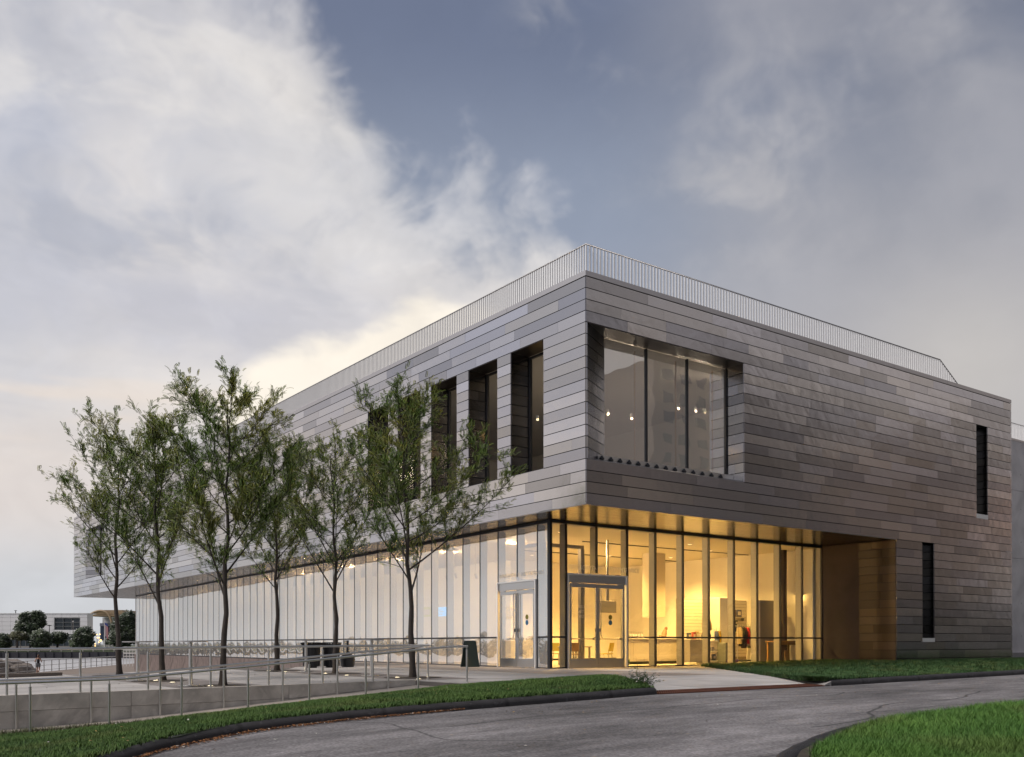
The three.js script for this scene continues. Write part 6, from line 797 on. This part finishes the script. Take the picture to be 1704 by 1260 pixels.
function farTree(label, px, base, lobes, D, cols, seed, trunkH) { // lobes in pixels [cx, cy, rx, ry]
  const k = D / F_PX, o = at(px, base, D), t = axisGroup('shore_tree', label, 'tree', o), r = rng(seed), L = []; let m = new MB(); m.tube([[0, -0.4, 0], [0.1, trunkH * 0.5, 0], [0, trunkH, 0]], [0.35, 0.26, 0.16], 8); for (const [cx, cy, rx, ry] of lobes) m.tube([[0, trunkH * 0.7, 0], [(cx - px) * k * 0.6, lerp(trunkH * 0.7, (base - cy) * k, 0.6), 0], [(cx - px) * k, (base - cy) * k, 0]], [0.16, 0.1, 0.04], 5); m.build('trunk', M.bark, t);
  for (const [cx, cy, rx, ry] of lobes) { const n = Math.round(rx * ry * 5.5); for (let i = 0; i < n; i++) { let v; do v = [r() * 2 - 1, r() * 2 - 1, r() * 2 - 1]; while (len(v) > 1); v = mul(v, (0.55 + 0.45 * len(v)) * (0.68 + 0.6 * r())); L.push([(cx - px + v[0] * rx) * k, (base - cy + v[1] * ry) * k, v[2] * Math.min(rx, 1.3 * ry) * k]); } }
  const im = new THREE.InstancedMesh(clumpG, M.leaf, L.length), mt = new THREE.Matrix4(), q = new THREE.Quaternion(), e = new THREE.Euler(), c = new THREE.Color(); L.forEach((p, i) => { e.set(r(), r() * 6.28, r()); q.setFromEuler(e); const s = 0.45 + 0.5 * r(); mt.compose(new THREE.Vector3(...p), q, new THREE.Vector3(s, s, s)); im.setMatrixAt(i, mt); im.setColorAt(i, c.setRGB(...mul(mix3(cols[0], cols[1], clamp(0.4 + noise3(p[0] * 0.5, p[1] * 0.5, p[2] * 0.5 + seed))), 0.7 + 0.5 * r()))); }); im.name = 'crown'; im.userData = { ...STUFF }; im.castShadow = im.receiveShadow = true; t.add(im);
}
{
  const G = [[0.035, 0.065, 0.025], [0.075, 0.115, 0.04]], DG = [[0.04, 0.075, 0.03], [0.085, 0.125, 0.045]];
  farTree('tallest spreading dark tree in front of the far white hall', 50, 1079, [[44, 1028, 10, 8], [60, 1026, 12, 7], [38, 1040, 11, 8], [55, 1042, 15, 9], [48, 1056, 18, 8], [34, 1052, 8, 7], [66, 1036, 8, 6]], 266, DG, 3, 5);
  farTree('round dark bush tree under the right side of the tallest far tree', 68, 1079, [[68, 1062, 14, 12], [66, 1071, 15, 8]], 262, DG, 5, 2); farTree('small olive tree between the two round bush trees', 95, 1079, [[95, 1062, 11, 8], [104, 1060, 7, 6]], 266, G, 6, 2.5);
  farTree('round dark bush tree in front of the far hall window corner', 139, 1079, [[139, 1060, 15, 11], [136, 1070, 17, 9], [142, 1051, 8, 6]], 262, DG, 7, 2); farTree('round bush tree at the left edge of the picture on the far shore', 3, 1079, [[2, 1066, 13, 10], [0, 1072, 15, 8]], 262, DG, 8, 2);
  farTree('large green tree on the far shore right of the flag', 209, 1079, [[203, 1040, 14, 14], [214, 1032, 12, 12], [204, 1060, 18, 14], [218, 1050, 14, 16], [195, 1045, 8, 8]], 264, G, 9, 4); farTree('low dark hedge tree left of the large green tree on the far shore', 186, 1079, [[184, 1070, 8, 6], [192, 1064, 9, 8]], 266, DG, 10, 2); farTree('yellowish small tree under the tallest far tree, near its left side', 28, 1079, [[26, 1058, 8, 5], [34, 1060, 9, 5]], 260, [[0.08, 0.09, 0.03], [0.13, 0.13, 0.045]], 12, 3);
}
{ // neighbouring concrete building at the right edge, with a railing on its roof
  const t = thing('concrete_building', 'grey board-marked concrete building with a roof railing at the right edge', 'building', [27.4, 0, -3.2]); let m = new MB(); for (let i = 0; i < 7; i++) for (let j = 0; j < 3; j++) { m = new MB(); const x = i * 2.44, y0 = [0.35, 5.5, 9.2][j], y1 = [5.485, 9.185, 11.9][j]; m.box(x + 0.008, y0, -8, x + 2.432, y1, 0); m.build('concrete_panel', M.farConc, t); for (let a = 0; a < 2; a++) for (let b = 0; b < 2; b++) { m = new MB(); m.tube([[x + 0.5 + a * 1.4, y0 + 0.9 + b * 1.8, 0.003], [x + 0.5 + a * 1.4, y0 + 0.9 + b * 1.8, -0.02]], 0.03, 8); m.build('tie_hole', M.black, t); } }
  m = new MB(); m.box(-0.6, 11.9, -8, 17.2, 12.0, 0.02); m.build('coping', M.coping, t); m = new MB(); m.box(-0.9, -0.3, -8, 17.1, 0.345, 0.25); m.build('plinth', M.concrete, t); for (let x = -0.4; x < 17; x += 0.16) { m = new MB(); m.box(x - 0.012, 12.0, -0.3, x + 0.012, 12.95, -0.27); m.build('rail_bar', M.brightSteel, t); } m = new MB(); m.tube([[-0.5, 12.96, -0.28], [17, 12.96, -0.28]], 0.025, 6); m.build('rail', M.steel, t);
}
// ------------------------------------------------------------------ the town behind the camera: seen only as a reflection in the glass and the cladding
{
  const tower = (x, z, w, d, h, c, label) => { const t = thing('apartment_block', label, 'building', [x, 0, z]); let m = new MB(); m.box(-w / 2, -3, -d / 2, w / 2, h, d / 2); m.build('wall', std(c, 0.8), t); m = new MB(); m.box(-w * 0.2, h, -d * 0.3, w * 0.25, h + 4, d * 0.2); m.build('roof_house', std(mul(c, 0.8), 0.8), t); m = new MB(); for (let y = 3; y < h - 2; y += 3.4) for (let q = -w / 2 + 2; q < w / 2 - 2; q += 4) m.box(q, y, -d / 2 - 0.06, q + 2.2, y + 1.7, -d / 2 - 0.01); m.build('windows', std([0.04, 0.05, 0.06], 0.2), t, STUFF); };
  tower(112, 96, 44, 20, 47, [0.2, 0.17, 0.15], 'wide brown apartment block mirrored in the big upper corner window'); tower(86, 118, 22, 20, 58, [0.17, 0.16, 0.16], 'tall grey apartment block mirrored in the big upper corner window'); tower(178, 92, 40, 20, 44, [0.22, 0.17, 0.14], 'low brick apartment block mirrored at the right of the big upper corner window');
  const r = rng(200), L = []; for (let i = 0; i < 5200; i++) { const x = -60 + 330 * r(), hh = 5 + 3.5 * noise3(x * 0.07, 1, 1) + 2 * noise3(x * 0.3, 2, 4), z = 52 + 12 * r() + x * 0.05; L.push([x, -1 + hh * (0.1 + 1.0 * r()), z]); } for (let i = 0; i < 9000; i++) L.push([-150 - 14 * r(), -3 + 5.0 * r() ** 2.2 * (0.75 + 1.1 * noise3(i * 0.004, 3, 2)), -420 + 420 * (i / 5200)]);
  const im = new THREE.InstancedMesh(clumpG, M.leaf, L.length), mt = new THREE.Matrix4(), q = new THREE.Quaternion(), e = new THREE.Euler(), c = new THREE.Color(); L.forEach((p, i) => { e.set(r(), r() * 6.28, r()); q.setFromEuler(e); const s = 1.4 + 1.6 * r(); mt.compose(new THREE.Vector3(...p), q, new THREE.Vector3(s, s, s)); im.setMatrixAt(i, mt); im.setColorAt(i, c.setRGB(...mul([0.05, 0.07, 0.03], 0.5 + 0.7 * r()))); }); im.name = 'tree_belt'; im.userData = { kind: 'stuff', label: 'dark belt of trees mirrored along the foot of the glass walls', category: 'trees' }; scene.add(im);
}
{ // single dead leaves and clippings scattered over lawn, road and plaza
  const g = new MB(); g.quad([-0.5, 0, 0.3], [0.5, 0.1, 0.25], [0.6, 0, -0.3], [-0.45, 0.12, -0.28]); const r = rng(303), n = 420, im = new THREE.InstancedMesh(g.geo(), M.blade, n), mt = new THREE.Matrix4(), c = new THREE.Color(), q = new THREE.Quaternion(), e = new THREE.Euler();
  for (let i = 0; i < n; i++) { let x, y, z; const k = i % 3; if (k === 0) { x = -20 + 15 * r(); z = lawnTopZ(x) + r() * Math.max(0.2, kzAt(x) - 0.3 - lawnTopZ(x)); y = lawnLY(x, z) + 0.06; } else if (k === 1) { x = -16 + 26 * r(); z = 9.4 + 6 * r() * r(); y = roadY(x, z) + 0.008; } else { x = -16 + 16 * r(); z = -10 + 12 * r(); y = plazaY(x) + 0.01; } e.set((r() - 0.5) * 0.5, r() * 6.28, (r() - 0.5) * 0.5); q.setFromEuler(e); const s = 0.018 + 0.03 * r(); mt.compose(new THREE.Vector3(x, y, z), q, new THREE.Vector3(s, s, s)); im.setMatrixAt(i, mt); im.setColorAt(i, c.setRGB(...(r() < 0.25 ? [0.5, 0.48, 0.43] : mul([0.3, 0.19, 0.06], 0.5 + r())))); }
  im.name = 'scattered_leaves'; im.userData = { label: 'single dead leaves and pale scraps scattered over lawn, road and plaza', category: 'leaf litter', kind: 'stuff' }; im.receiveShadow = true; scene.add(im);
}
renderer.render(scene, camera);
